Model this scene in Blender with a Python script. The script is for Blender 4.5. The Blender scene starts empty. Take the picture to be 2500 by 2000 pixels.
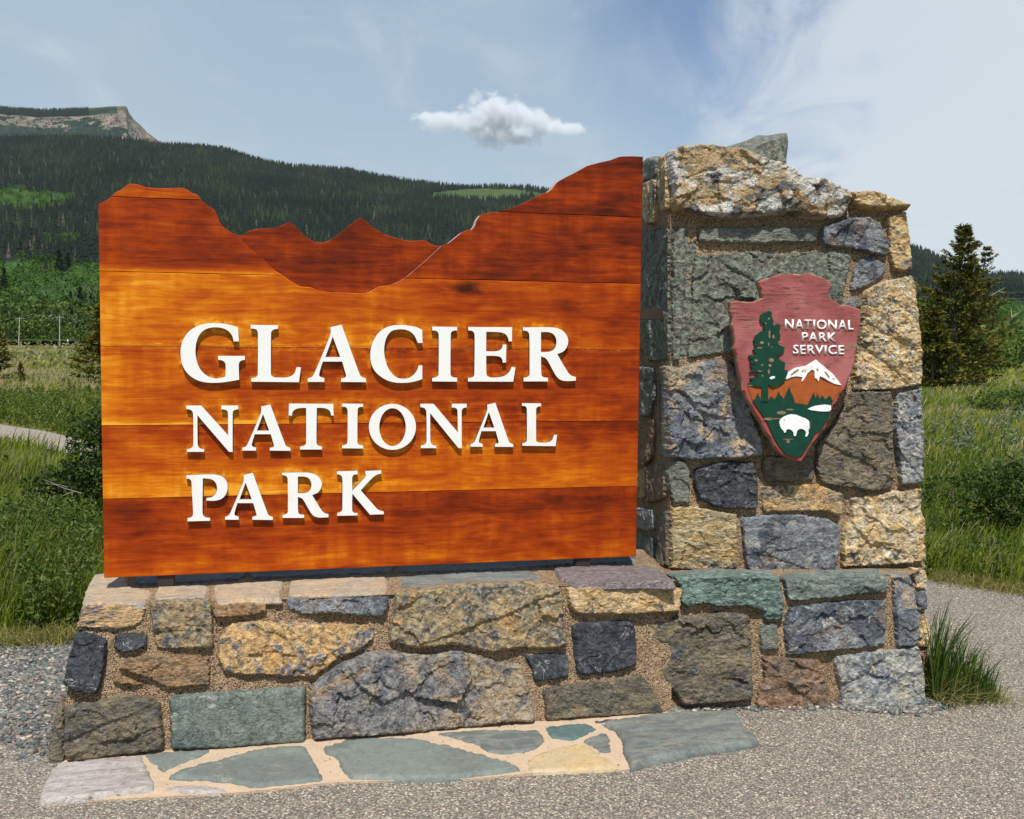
import bpy, bmesh, math, random
import numpy as np
from mathutils import Vector, Matrix, noise
from mathutils.geometry import delaunay_2d_cdt

HAZE = 1.6e-5
# ------------------------------------------------------------------ camera
S = bpy.context.scene
COL = S.collection
F = 2600.0                      # focal length in pixels of the 2500 px wide photograph
EYE = 1.6
PITCH, ROLL = math.radians(3.76), math.radians(0.57)
_r0 = np.array([1.0, 0, 0]); FW = np.array([0, math.cos(PITCH), -math.sin(PITCH)])
_u0 = np.array([0, math.sin(PITCH), math.cos(PITCH)])
UP = _u0 * math.cos(ROLL) - _r0 * math.sin(ROLL)
RT = _r0 * math.cos(ROLL) + _u0 * math.sin(ROLL)
CAM = np.array([0.0, 0.0, EYE])
cd = bpy.data.cameras.new('camera'); cam = bpy.data.objects.new('camera', cd); COL.objects.link(cam)
cd.sensor_width = 36; cd.lens = F / 2500 * 36; cd.clip_end = 20000; cd.clip_start = 0.05
cam.matrix_world = Matrix(((RT[0], UP[0], -FW[0], 0), (RT[1], UP[1], -FW[1], 0), (RT[2], UP[2], -FW[2], EYE), (0, 0, 0, 1)))
S.camera = cam

# ------------------------------------------------------------------ light and exposure
SUN_EL = math.radians(61.5)
SUN_AZ = math.radians(2.0)      # the sun stands behind the camera, this far to its right
sun_from = Vector((math.sin(SUN_AZ) * math.cos(SUN_EL), -math.cos(SUN_AZ) * math.cos(SUN_EL), math.sin(SUN_EL)))
sl = bpy.data.lights.new('sun', 'SUN'); sl.energy = 5.0; sl.angle = math.radians(0.53); sl.color = (1.0, 0.955, 0.88)
so = bpy.data.objects.new('sun', sl); COL.objects.link(so)
so.rotation_euler = sun_from.to_track_quat('Z', 'Y').to_euler()
S.view_settings.view_transform = 'Standard'; S.view_settings.look = 'None'
S.view_settings.exposure = 0.12; S.view_settings.gamma = 1; S.view_settings.use_curve_mapping = False
S.cycles.use_denoising = True
S.cycles.max_bounces = 8; S.cycles.volume_bounces = 5
S.cycles.volume_step_rate = 1.0; S.cycles.volume_max_steps = 96
S.cycles.transparent_max_bounces = 6


class NT:
    """small builder for node trees"""
    def __init__(self, tree):
        self.t = tree; tree.nodes.clear(); self.l = tree.links
    def n(self, typ, props=None, **inp):
        nd = self.t.nodes.new(typ)
        for k, v in (props or {}).items(): setattr(nd, k, v)
        for k, v in inp.items():
            key = int(k[1:]) if k[0] == 'i' and k[1:].isdigit() else k.replace('_', ' ')
            s = nd.inputs[key]
            if isinstance(v, bpy.types.NodeSocket): self.l.new(v, s)
            else:
                if isinstance(v, (tuple, list)) and s.type == 'RGBA' and len(v) == 3: v = (*v, 1)
                s.default_value = v
        return nd
    def math(self, op, a, b=0.0, c=None, clamp=False):
        kw = dict(i0=a, i1=b)
        if c is not None: kw['i2'] = c
        return self.n('ShaderNodeMath', dict(operation=op, use_clamp=clamp), **kw).outputs[0]
    def vmath(self, op, a, b=(0, 0, 0), out=0):
        return self.n('ShaderNodeVectorMath', dict(operation=op), i0=a, i1=b).outputs[out]
    def noise(self, vec, scale, detail=4, rough=0.55, dist=0.0):
        return self.n('ShaderNodeTexNoise', None, Vector=vec, Scale=scale, Detail=detail, Roughness=rough, Distortion=dist).outputs[0]
    def vor(self, vec, scale, feature='F1', out=0, rand=1.0):
        return self.n('ShaderNodeTexVoronoi', dict(feature=feature), Vector=vec, Scale=scale, Randomness=rand).outputs[out]
    def step(self, x, a, b):
        return self.n('ShaderNodeMapRange', dict(interpolation_type='SMOOTHSTEP'), i0=x, i1=a, i2=b, i3=0.0, i4=1.0).outputs[0]
    def mix(self, f, a, b, mode='MIX'):
        nd = self.t.nodes.new('ShaderNodeMix'); nd.data_type = 'RGBA'; nd.blend_type = mode
        for s, v in ((nd.inputs[0], f), (nd.inputs[6], a), (nd.inputs[7], b)):
            if isinstance(v, bpy.types.NodeSocket): self.l.new(v, s)
            else: s.default_value = (*v, 1) if isinstance(v, (tuple, list)) and len(v) == 3 else v
        return nd.outputs[2]
    def scale(self, vec, s):
        return self.n('ShaderNodeMapping', None, Vector=vec, Scale=s).outputs[0]


# ------------------------------------------------------------------ sky
W = bpy.data.worlds.new('World'); S.world = W; W.use_nodes = True
t = NT(W.node_tree)
sky = t.n('ShaderNodeTexSky', dict(sky_type='NISHITA', sun_disc=False, sun_elevation=SUN_EL, sun_rotation=math.pi - SUN_AZ,
                                   altitude=1400.0, air_density=1.0, dust_density=1.2, ozone_density=1.0))
dirv = t.n('ShaderNodeNewGeometry').outputs['Incoming']
dirv = t.vmath('SCALE', dirv); dirv.node.inputs['Scale'].default_value = -1
sep = t.n('ShaderNodeSeparateXYZ', None, Vector=dirv)
# cirrus veil: project the direction on a high layer so that the streaks stretch towards the horizon
zc = t.math('MAXIMUM', sep.outputs[2], 0.0)
zz = t.math('ADD', zc, 0.12)
px_ = t.math('DIVIDE', sep.outputs[0], zz); py_ = t.math('DIVIDE', sep.outputs[1], zz)
cv = t.n('ShaderNodeCombineXYZ', None, X=px_, Y=py_, Z=0.0).outputs[0]
cv = t.n('ShaderNodeMapping', None, Vector=cv, Rotation=(0, 0, 0.5), Scale=(1.0, 0.45, 1), Location=(0.35, 0.1, 0)).outputs[0]
big = t.noise(cv, 0.85, 3, 0.5, 0.4)
fine = t.noise(cv, 3.5, 6, 0.62, 0.8)
veil = t.math('ADD', t.math('MULTIPLY', big, 0.75), t.math('MULTIPLY', fine, 0.3))
veil = t.step(veil, 0.36, 0.66)
def lobe(px, py, wid):
    d = FW + RT * (px - 1250) / F + UP * (1000 - py) / F; d = d / np.linalg.norm(d)
    dt = t.vmath('DOT_PRODUCT', dirv, tuple(d), out=1)
    return t.step(dt, math.cos(wid), 1.0)
bank = t.step(t.math('ADD', t.math('MULTIPLY', fine, 1.5), t.math('MULTIPLY', lobe(2560, 230, 0.34), 0.85)), 0.72, 1.55)
thin = t.math('MULTIPLY', lobe(1880, -60, 0.22), 0.75)
base_v = t.math('SUBTRACT', t.math('ADD', t.math('MULTIPLY', veil, 0.26), 0.70), thin, clamp=True)
base_v = t.math('MULTIPLY', base_v, t.math('SUBTRACT', 1.0, t.math('MULTIPLY', t.step(zc, 0.35, 0.95), 0.85)))
hz = t.step(t.math('MULTIPLY', zc, -1.0), -0.30, 0.0)
veil_c = t.mix(hz, (3.35, 4.3, 5.15), (4.2, 5.1, 5.55))
c = t.mix(base_v, t.mix(1.0, sky.outputs[0], (0.85, 0.88, 0.92), 'MULTIPLY'), veil_c)
c = t.mix(t.math('MULTIPLY', bank, 0.80), c, (5.8, 6.3, 6.7))
bg = t.n('ShaderNodeBackground', None, Color=c, Strength=0.115)
o = t.n('ShaderNodeOutputWorld', None, Surface=bg.outputs[0])
W.cycles.sampling_method = 'AUTOMATIC'


# ------------------------------------------------------------------ geometry helpers
def ray(x, y): return FW + RT * (x - 1250) / F + UP * (1000 - y) / F
def zhit(x, y, z=0.0):
    d = ray(x, y); return CAM + d * ((z - EYE) / d[2])
def at_dist(x, y, dist):        # a far point seen in direction (x, y), 'dist' metres ahead
    d = ray(x, y); return CAM + d * (dist / d[1])

class Frame:
    """a real surface: origin, u along it, v up it, n out of it"""
    def __init__(self, O, U, V):
        self.O = np.array(O, float); self.U = np.array(U, float) / np.linalg.norm(U)
        V = np.array(V, float); V = V - self.U * (V @ self.U); self.V = V / np.linalg.norm(V)
        self.N = np.cross(self.U, self.V)
    def uv(self, x, y, n=0.0):
        d = ray(x, y); P0 = self.O + self.N * n
        P = CAM + d * (((P0 - CAM) @ self.N) / (d @ self.N)) - self.O
        return (P @ self.U, P @ self.V)
    def poly(self, pts, n=0.0): return [self.uv(x, y, n) for x, y in pts]
    def mat(self, u=0, v=0, n=0):
        P = self.O + self.U * u + self.V * v + self.N * n
        U, V, N = self.U, self.V, self.N
        return Matrix(((U[0], V[0], N[0], P[0]), (U[1], V[1], N[1], P[1]), (U[2], V[2], N[2], P[2]), (0, 0, 0, 1)))
    def pt(self, u, v, n=0.0): return self.O + self.U * u + self.V * v + self.N * n

def hdir(deg): a = math.radians(deg); return np.array([math.cos(a), math.sin(a), 0.0])
def hnor(deg): a = math.radians(deg); return np.array([math.sin(a), -math.cos(a), 0.0])

def empty(name, loc, label=None, cat=None, group=None, kind=None):
    o = bpy.data.objects.new(name, None); COL.objects.link(o); o.location = loc; o.empty_display_size = 0.1
    tag(o, label, cat, group, kind); return o
def tag(o, label=None, cat=None, group=None, kind=None):
    if label: o['label'] = label
    if cat: o['category'] = cat
    if group: o['group'] = group
    if kind: o['kind'] = kind
    return o
def chain_world(o):
    m = o.matrix_basis.copy()
    p = o.parent
    while p: m = p.matrix_basis @ m; p = p.parent
    return m
def link(name, me, mat, parent=None, world=None):
    o = bpy.data.objects.new(name, me); COL.objects.link(o)
    if mat is not None:
        for m in (mat if isinstance(mat, (list, tuple)) else [mat]): me.materials.append(m)
    if parent is not None:
        o.parent = parent
        pw = chain_world(parent)
        o.matrix_basis = pw.inverted() @ (world if world is not None else Matrix())
    elif world is not None: o.matrix_basis = world
    return o
def mesh_from(name, verts, faces, smooth=False):
    me = bpy.data.meshes.new(name); me.from_pydata([tuple(v) for v in verts], [], faces); me.update()
    if smooth: me.polygons.foreach_set('use_smooth', [True] * len(me.polygons))
    return me
def mesh_np(name, V, faces, smooth=False, attrs=None):
    """V (n,3) array, faces: list of int arrays (m,k)"""
    me = bpy.data.meshes.new(name)
    V = np.asarray(V, np.float32)
    me.vertices.add(len(V)); me.vertices.foreach_set('co', V.ravel())
    loops = np.concatenate([f.ravel() for f in faces]); tot = np.concatenate([np.full(len(f), f.shape[1]) for f in faces])
    me.loops.add(len(loops)); me.loops.foreach_set('vertex_index', loops.astype(np.int32))
    me.polygons.add(len(tot)); st = np.concatenate([[0], np.cumsum(tot)[:-1]])
    me.polygons.foreach_set('loop_start', st.astype(np.int32)); me.polygons.foreach_set('loop_total', tot.astype(np.int32))
    if smooth: me.polygons.foreach_set('use_smooth', np.ones(len(tot), bool))
    me.update(calc_edges=True)
    for k, a in (attrs or {}).items():
        at = me.attributes.new(k, 'FLOAT', 'POINT'); at.data.foreach_set('value', np.asarray(a, np.float32))
    return me

def inside(P, poly):
    P = np.asarray(P); x, y = P[:, 0], P[:, 1]; q = np.asarray(poly); r = np.roll(q, -1, 0)
    c = np.zeros(len(P), bool)
    for (x0, y0), (x1, y1) in zip(q, r):
        if y0 == y1: continue
        m = ((y0 > y) != (y1 > y)) & (x < (x1 - x0) * (y - y0) / (y1 - y0) + x0); c ^= m
    return c
def bdist(P, poly):
    P = np.asarray(P); q = np.asarray(poly); r = np.roll(q, -1, 0); best = np.full(len(P), 1e9)
    for a, b in zip(q, r):
        ab = b - a; L = ab @ ab
        if L < 1e-12: continue
        tt = np.clip(((P - a) @ ab) / L, 0, 1); d = P - a - tt[:, None] * ab
        best = np.minimum(best, np.hypot(d[:, 0], d[:, 1]))
    return best
def resample(poly, sp, jit=0.0, rnd=None, rounded=True):
    q = [np.array(p, float) for p in poly]; n = len(q); out = []
    for i in range(n):
        p0, p1, p2, p3 = q[i - 1], q[i], q[(i + 1) % n], q[(i + 2) % n]
        L = np.linalg.norm(p2 - p1); k = max(1, int(round(L / sp)))
        for j in range(k):
            s = j / k; lin = p1 + (p2 - p1) * s
            cr = 0.5 * ((2 * p1) + (-p0 + p2) * s + (2 * p0 - 5 * p1 + 4 * p2 - p3) * s * s + (-p0 + 3 * p1 - 3 * p2 + p3) * s ** 3)
            p = lin * 0.8 + cr * 0.2 if rounded else lin
            if jit: p = p + np.array([rnd.gauss(0, jit), rnd.gauss(0, jit)])
            out.append(p)
    return out
def area2(poly): q = np.asarray(poly); r = np.roll(q, -1, 0); return 0.5 * np.sum(q[:, 0] * r[:, 1] - r[:, 0] * q[:, 1])

def fill(outline, sp, rnd, holes=()):
    """triangulate an outline with jittered interior points; returns verts2d, faces, number of rim points"""
    q = np.asarray(outline); lo, hi = q.min(0), q.max(0)
    ys = np.arange(lo[1], hi[1], sp * 0.87); pts = []
    for i, y in enumerate(ys):
        xs = np.arange(lo[0] + (sp / 2 if i % 2 else 0), hi[0], sp)
        pts.append(np.stack([xs, np.full(len(xs), y)], 1))
    P = np.concatenate(pts) if pts else np.zeros((0, 2))
    if len(P):
        P = P + np.array([[rnd.uniform(-1, 1), rnd.uniform(-1, 1)] for _ in range(len(P))]) * sp * 0.3
        P = P[inside(P, q)]
    if len(P): P = P[bdist(P, q) > sp * 0.55]
    n = len(q)
    allp = [Vector(p) for p in q] + [Vector(p) for p in P]
    r = delaunay_2d_cdt(allp, [(i, (i + 1) % n) for i in range(n)], [], 1, 1e-6)
    return np.array([tuple(v) for v in r[0]]), [tuple(f) for f in r[2]]

def fbm(x, y, z, octv=4, rough=0.55, ridged=False):
    v = 0; a = 1; s = 0
    for _ in range(octv):
        k = noise.noise(Vector((x, y, z)))
        if ridged: k = 1 - 2 * abs(k)
        v += a * k; s += a; a *= rough; x *= 2.03; y *= 2.03; z += 7.1
    return v / s
SEED = [100]
def rock(name, frame, pts, mat, parent, proud=0.022, depth=0.09, amp=0.006, sp=0.008, freq=9.0, strat=0.0, strat_dir=0.0,
         edge=0.010, smooth=False, uvpts=False, jit=0.0016, tilt=(0, 0), facet=0.0, sink=0.010, grow_=0.0):
    """one stone: traced outline on its wall plane, a chipped relief face, sides that run into the mortar"""
    SEED[0] += 1; sd = SEED[0] * 3.17; rnd = random.Random(SEED[0])
    q = list(pts) if uvpts else frame.poly(pts)
    if area2(q) < 0: q = q[::-1]
    q = resample(q, sp * 1.2, jit, rnd)
    c = np.mean(np.asarray(q), 0); q = [(p - c) * (1 + grow_ / (np.linalg.norm(p - c) + .01)) for p in q]
    if area2(q) < 0: q = q[::-1]
    V2, Fc = fill(q, sp, rnd)
    d = bdist(V2, q); rim_e = {}
    sz = np.abs(V2).max()
    sites = [(rnd.uniform(-sz, sz), rnd.uniform(-sz, sz), rnd.gauss(0, 1), rnd.gauss(0, 1), rnd.gauss(0, 1)) for _ in range(int(8 + 60 * sz))] if facet else []
    cs, sn = math.cos(strat_dir), math.sin(strat_dir)
    fac_big = fac_small = np.zeros(len(V2))
    if not smooth:
        nr = np.random.RandomState(SEED[0])
        wob = np.array([noise.noise(Vector((x * 22, y * 22, sd))) for x, y in V2]); wob2 = np.array([noise.noise(Vector((x * 22, y * 22, sd + 9))) for x, y in V2])
        ext = np.abs(V2).max(0)
        def cells(size, tilt_):
            n_ = int(max(5, 4 * ext[0] * ext[1] / size ** 2)); Sx = nr.uniform(-1, 1, (n_, 2)) * ext; pr = nr.normal(0, 1, (n_, 3))
            q_ = V2 + np.stack([wob, wob2], 1) * size * .35
            st_ = np.array([1.0, 1.5]); k_ = (((q_[:, None] - Sx[None]) * st_) ** 2).sum(2).argmin(1); dq = q_ - Sx[k_]
            return pr[k_, 0] + tilt_ * (pr[k_, 1] * dq[:, 0] + pr[k_, 2] * dq[:, 1]) / size
        fac_small = cells(.028, 1.6); fac_big = cells(.085, 1.4)
    cuts = []
    if not smooth and amp > .003:
        for _ in range(rnd.choice([2, 3, 4])):
            th_ = strat_dir + rnd.choice([1.57, 1.57, 0.9, 0.2, 2.3]) + rnd.gauss(0, .2)
            cuts.append((math.cos(th_), math.sin(th_), rnd.uniform(-.6, .6) * sz * .7, rnd.choice([-1, 1]) * rnd.uniform(.35, 1.0) * min(amp, .012) * .9))
    H = []
    for (x, y), dd, fs_, fb_ in zip(V2, d, fac_small, fac_big):
        e = min(dd / edge, 1.0); e = 1 - (1 - e) ** 2
        h = -sink + (proud + sink) * e
        w = 0.35 + 0.65 * e
        n1 = fbm(x * freq + sd, y * freq, sd, 5, 0.6)
        n2 = fbm(x * freq * 0.35, y * freq * 0.35 + sd, sd * 2, 3, 0.5)
        n3 = fbm(x * freq * 1.7, y * freq * 1.7 + sd, sd * 3, 3, 0.6, True)
        h += w * amp * (0.55 * n1 + 0.7 * n2 + 0.35 * n3 + 0.09 * fs_ + 0.30 * fb_)
        for ca_, cb_, cc_, cd_ in cuts:
            s_ = (x * ca_ + y * cb_ - cc_ + 0.035 * n2 + 0.012 * n1) / 0.005
            h += w * cd_ * min(1.0, max(0.0, s_))
        if strat:
            s = (x * sn + y * cs) * 38 + 2.2 * n1 + 1.5 * n2 + sd
            fr = s - math.floor(s); h += w * strat * ((math.floor(s) * 7919 % 5) / 5 - 0.5 + 0.6 * fr)
        if sites:
            b = min(sites, key=lambda k: (k[0] - x + 0.02 * n1) ** 2 + (k[1] - y + 0.02 * n2) ** 2)
            h += w * facet * (b[2] + 9 * (b[3] * (x - b[0]) + b[4] * (y - b[1])))
        h += tilt[0] * x + tilt[1] * y
        if e > .8: h = max(h, .35 * proud + .001 * n1)
        H.append(h)
    H = np.array(H)
    H = np.where(d < 1e-5, np.minimum(H, -sink * 0.3), H)
    V = [(x, y, h) for (x, y), h in zip(V2, H)]
    # rim loop = edges used once
    cnt = {}
    for f in Fc:
        for i in range(3): a, b = f[i], f[(i + 1) % 3]; cnt[(a, b)] = 1
    rim = [e for e in cnt if (e[1], e[0]) not in cnt]
    base = {}
    faces = list(Fc); nx = dict(rim)
    mid = {}
    for a, b in rim:
        for k in (a, b):
            if k not in base:
                base[k] = len(V); V.append((V[k][0] * 0.985, V[k][1] * 0.985, -depth))
    for a, b in rim: faces.append((b, a, base[a], base[b]))
    try:
        s = rim[0][0]; loop = [s]; k = nx[s]
        while k != s and len(loop) < 5000: loop.append(k); k = nx[k]
        faces.append(tuple(base[k] for k in loop[::-1]))
    except KeyError: pass
    me = mesh_from(name, V, faces, smooth)
    return link(name, me, mat, parent, frame.mat(c[0], c[1], 0))

def prism(name, frame, poly, n0, n1, mat, parent, chamfer=0.0, centre=None, smooth=False, halo=None, sp=None):
    """plate with the outline 'poly' (u, v) between n0 (back) and n1 (front)"""
    q = [np.array(p, float) for p in poly]
    if area2(q) < 0: q = q[::-1]
    c = np.mean(np.asarray(q), 0) if centre is None else np.array(centre); q = [p - c for p in q]; n = len(q)
    V = []; faces = []
    def ring(off, z):
        s = len(V)
        for i in range(n):
            p0, p1, p2 = q[i - 1], q[i], q[(i + 1) % n]
            if off:
                e1 = p1 - p0; e2 = p2 - p1; e1 = e1 / (np.linalg.norm(e1) + 1e-9); e2 = e2 / (np.linalg.norm(e2) + 1e-9)
                nn = np.array([-(e1 + e2)[1], (e1 + e2)[0]]); nn = nn / (np.linalg.norm(nn) + 1e-9)
                p1 = p1 + nn * off
            V.append((p1[0], p1[1], z))
        return s
    a = ring(0, n0); b = ring(0, n1 - chamfer)
    rings = [a, b]
    if chamfer: rings.append(ring(chamfer, n1))
    for r0, r1 in zip(rings, rings[1:]):
        for i in range(n): j = (i + 1) % n; faces.append((r0 + i, r0 + j, r1 + j, r1 + i))
    faces.append(tuple(reversed(range(a, a + n))))
    top = rings[-1]
    hv = None
    if sp:
        rnd = random.Random(5)
        V2, Fc = fill([V[k][:2] for k in range(top, top + n)], sp, rnd)
        s = len(V)
        V += [(x, y, n1) for x, y in V2]; faces += [tuple(s + i for i in f) for f in Fc]
    else: faces.append(tuple(range(top, top + n)))
    me = mesh_from(name, V, faces, smooth)
    if halo is not None:
        P = np.array([(v[0] + c[0], v[1] + c[1]) for v in V]); hv = halo(P)
        at = me.attributes.new('halo', 'FLOAT', 'POINT'); at.data.foreach_set('value', hv.astype(np.float32))
    return link(name, me, mat, parent, frame.mat(c[0], c[1], 0))

def box_me(name, sx, sy, sz, bev=0.0, base=True):
    bm = bmesh.new(); bmesh.ops.create_cube(bm, size=1)
    for v in bm.verts: v.co = Vector((v.co.x * sx, v.co.y * sy, (v.co.z + (0.5 if base else 0)) * sz))
    if bev: bmesh.ops.bevel(bm, geom=bm.edges[:], offset=bev, segments=2, affect='EDGES')
    me = bpy.data.meshes.new(name); bm.to_mesh(me); bm.free(); return me
def tube_np(pts, rad, k=6):
    """vertices and faces of a bent tapered tube"""
    pts = [np.array(p, float) for p in pts]; V = []; Fq = []
    for i, p in enumerate(pts):
        d = pts[min(i + 1, len(pts) - 1)] - pts[max(i - 1, 0)]; d = d / (np.linalg.norm(d) + 1e-9)
        a = np.cross(d, [0.3, 0.2, 1] if abs(d[2]) < 0.9 else [1, 0, 0]); a /= np.linalg.norm(a); b = np.cross(d, a)
        for j in range(k):
            th = 2 * math.pi * j / k; V.append(p + rad[i] * (a * math.cos(th) + b * math.sin(th)))
    for i in range(len(pts) - 1):
        for j in range(k):
            j2 = (j + 1) % k; Fq.append((i * k + j, i * k + j2, (i + 1) * k + j2, (i + 1) * k + j))
    return np.array(V), np.array(Fq)

# ------------------------------------------------------------------ materials
def new_mat(name):
    m = bpy.data.materials.new(name); m.use_nodes = True; return m, NT(m.node_tree)
def finish(t, col, rough=0.85, bump=None, bstr=0.6, bdist_=0.004, spec=0.3, **kw):
    inp = dict(Base_Color=col, Roughness=rough); inp['Specular IOR Level'] = spec
    for k, v in kw.items(): inp[k] = v
    if bump is not None:
        inp['Normal'] = t.n('ShaderNodeBump', None, Strength=bstr, Distance=bdist_, Height=bump).outputs[0]
    b = t.n('ShaderNodeBsdfPrincipled', None, **inp)
    t.n('ShaderNodeOutputMaterial', None, Surface=b.outputs[0]); return b
def obj_vec(t, shift=True):
    v = t.n('ShaderNodeTexCoord').outputs['Object']
    if shift:
        r = t.n('ShaderNodeObjectInfo').outputs['Random']
        r = t.math('MULTIPLY', r, 37.0)
        v = t.vmath('ADD', v, t.n('ShaderNodeCombineXYZ', None, X=r, Y=t.math('MULTIPLY', r, 1.7), Z=r).outputs[0])
    return v
def stone_mat(name, c1, c2, c3, t12=0.5, t3=0.60, s12=7.0, s3=16.0, vein=0.25, stretch=(1, 1, 1), veinc=(0.5, 0.5, 0.48), sharp=0.05, fine=0.7, rust=0.0, bump=0.85, chips=0.42, grad=0.0, slate=0.0, k=0.84):
    m, t = new_mat(name)
    v = obj_vec(t); vs = t.scale(v, stretch)
    n1 = t.noise(vs, s12, 6, 0.62, 0.8)
    n2 = t.noise(t.vmath('ADD', vs, (5, 3, 9)), s3, 6, 0.68, 0.5)
    if grad: n1 = t.math('ADD', n1, t.math('MULTIPLY', t.n('ShaderNodeSeparateXYZ', None, Vector=t.n('ShaderNodeTexCoord').outputs['Object']).outputs[0], grad))
    c = t.mix(t.step(n1, t12 - sharp * 2, t12 + sharp * 2), c1, c2)
    if slate:
        n6 = t.noise(t.vmath('ADD', vs, (17, 2, 6)), 5.5, 7, 0.68, 1.2)
        c = t.mix(t.step(n6, 0.53, 0.60), c, (0.085, 0.09, 0.10))
        c = t.mix(t.math('MULTIPLY', t.step(n6, 0.60, 0.66), 0.8), c, (0.24, 0.235, 0.22))
    c = t.mix(t.step(n2, t3 - sharp, t3 + sharp), c, c3)
    if rust:
        n5 = t.noise(t.vmath('ADD', vs, (2, 8, 1)), 5.0, 5, 0.6, 1.0)
        c = t.mix(t.math('MULTIPLY', t.step(n5, 0.54, 0.66), rust), c, (0.47, 0.245, 0.055))
    # light mineral veins: thin bands where a warped noise crosses its middle value
    n3 = t.noise(vs, 5.5, 5, 0.6, 1.6)
    vn = t.math('SUBTRACT', 1.0, t.step(t.math('ABSOLUTE', t.math('SUBTRACT', n3, 0.5)), 0.0, 0.012))
    vm = t.math('MULTIPLY', vn, t.step(t.noise(v, 22.0, 3), 0.45, 0.62))
    c = t.mix(t.math('MULTIPLY', vm, vein), c, veinc)
    # dark hairline cracks
    n4 = t.noise(t.vmath('ADD', vs, (11, 4, 2)), 9.0, 6, 0.65, 1.2)
    cr = t.math('SUBTRACT', 1.0, t.step(t.math('ABSOLUTE', t.math('SUBTRACT', n4, 0.5)), 0.0, 0.016))
    c = t.mix(t.math('MULTIPLY', cr, 0.55), c, tuple(x * 0.35 for x in c1))
    f = t.noise(v, 150.0, 4, 0.7)
    val = t.n('ShaderNodeMapRange', None, i0=f, i1=0.25, i2=0.75, i3=k * (1 - fine * 0.6), i4=k * (1 + fine * 0.6)).outputs[0]
    f2 = t.noise(v, 34.0, 5, 0.7)
    val2 = t.n('ShaderNodeMapRange', None, i0=f2, i1=0.25, i2=0.75, i3=1 - fine * 0.55, i4=1 + fine * 0.55).outputs[0]
    c = t.vmath('SCALE', c); c.node.inputs['Scale'].default_value = 1
    t.l.new(t.math('MULTIPLY', val, val2), c.node.inputs['Scale'])
    wv = t.vmath('ADD', vs, t.n('ShaderNodeVectorMath', dict(operation='SCALE'), i0=t.n('ShaderNodeTexNoise', None, Vector=vs, Scale=28.0, Detail=4.0).outputs['Color'], Scale=0.03).outputs[0])
    chip = t.math('ADD', t.vor(wv, 42.0), t.math('MULTIPLY', t.vor(wv, 95.0), 0.5))
    bh = t.math('ADD', t.math('MULTIPLY', t.noise(vs, 55.0, 7, 0.72, 0.5), 0.9), t.math('MULTIPLY', f, 0.22))
    bh = t.math('ADD', bh, t.math('MULTIPLY', chip, chips))
    edge_l = t.step(chip, 0.62, 1.0)
    c = t.mix(t.math('MULTIPLY', edge_l, 0.35 if chips > .3 else 0.0), c, tuple(min(1, x * 1.9 + 0.02) for x in c1))
    bh = t.math('SUBTRACT', bh, t.math('MULTIPLY', cr, 0.25))
    finish(t, c, 0.65, bh, bump, 0.014, 0.3)
    return m
M = {}
M['lichen'] = stone_mat('lichen stone', (0.461, 0.328, 0.168), (0.605, 0.576, 0.529), (0.146, 0.123, 0.090), 0.485, 0.60, 4.5, 9, 0.5, rust=0.6, fine=0.7, sharp=0.02, chips=0.3, slate=1)
M['ochre'] = stone_mat('ochre stone', (0.455, 0.295, 0.129), (0.553, 0.421, 0.242), (0.219, 0.201, 0.182), 0.5, 0.62, 7, 22, 0.5, (1, 1.5, 1), slate=1, rust=0.6)
M['ochre_rough'] = stone_mat('rough ochre stone', (0.565, 0.376, 0.168), (0.453, 0.387, 0.292), (0.615, 0.615, 0.553), 0.5, 0.58, 9, 26, 0.5, fine=0.7, rust=0.8, slate=1)
M['ochre_blue'] = stone_mat('ochre stone with blue inclusions', (0.509, 0.320, 0.140), (0.436, 0.294, 0.143), (0.124, 0.143, 0.171), 0.5, 0.525, 8, 13, 0.5, sharp=0.02, rust=0.6)
M['ochre_stripe'] = stone_mat('striped ochre stone', (0.510, 0.321, 0.161), (0.415, 0.283, 0.151), (0.121, 0.131, 0.149), 0.5, 0.54, 8, 9, 0.3, (1, 3.2, 1), sharp=0.02)
M['blue'] = stone_mat('blue grey stone', (0.078, 0.090, 0.109), (0.254, 0.266, 0.277), (0.460, 0.444, 0.406), 0.49, 0.60, 7, 12, 0.9, sharp=0.035, rust=0.25)
M['blue_ochre'] = stone_mat('blue stone with ochre patches', (0.104, 0.119, 0.142), (0.322, 0.329, 0.329), (0.473, 0.350, 0.204), 0.5, 0.545, 7, 7, 0.6, rust=0.4)
M['black'] = stone_mat('black stone', (0.029, 0.035, 0.043), (0.070, 0.078, 0.089), (0.148, 0.159, 0.171), 0.5, 0.64, 9, 20, 0.8)
M['green'] = stone_mat('green slate', (0.206, 0.242, 0.212), (0.136, 0.171, 0.153), (0.448, 0.448, 0.389), 0.52, 0.64, 6, 9, 0.6, (1, 1.6, 1), chips=0.12)
M['green_deep'] = stone_mat('deep green slate', (0.153, 0.218, 0.189), (0.088, 0.136, 0.118), (0.354, 0.425, 0.366), 0.52, 0.64, 8, 14, 0.5, (1, 2, 1))
M['green_purple'] = stone_mat('green and purple slate', (0.189, 0.218, 0.171), (0.159, 0.124, 0.106), (0.236, 0.295, 0.248), 0.5, 0.6, 6, 8, 0.5, k=0.66)
M['brown'] = stone_mat('brown stone', (0.307, 0.183, 0.088), (0.201, 0.147, 0.100), (0.142, 0.118, 0.106), 0.5, 0.62, 6, 12, 0.3, (1, 2, 1))
M['rust'] = stone_mat('rust stone', (0.236, 0.136, 0.077), (0.153, 0.124, 0.094), (0.354, 0.319, 0.283), 0.5, 0.63, 8, 10, 0.3)
M['umber'] = stone_mat('umber slate', (0.118, 0.104, 0.076), (0.236, 0.189, 0.118), (0.065, 0.071, 0.083), 0.5, 0.58, 6, 10, 0.6, (1, 1.8, 1))
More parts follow.
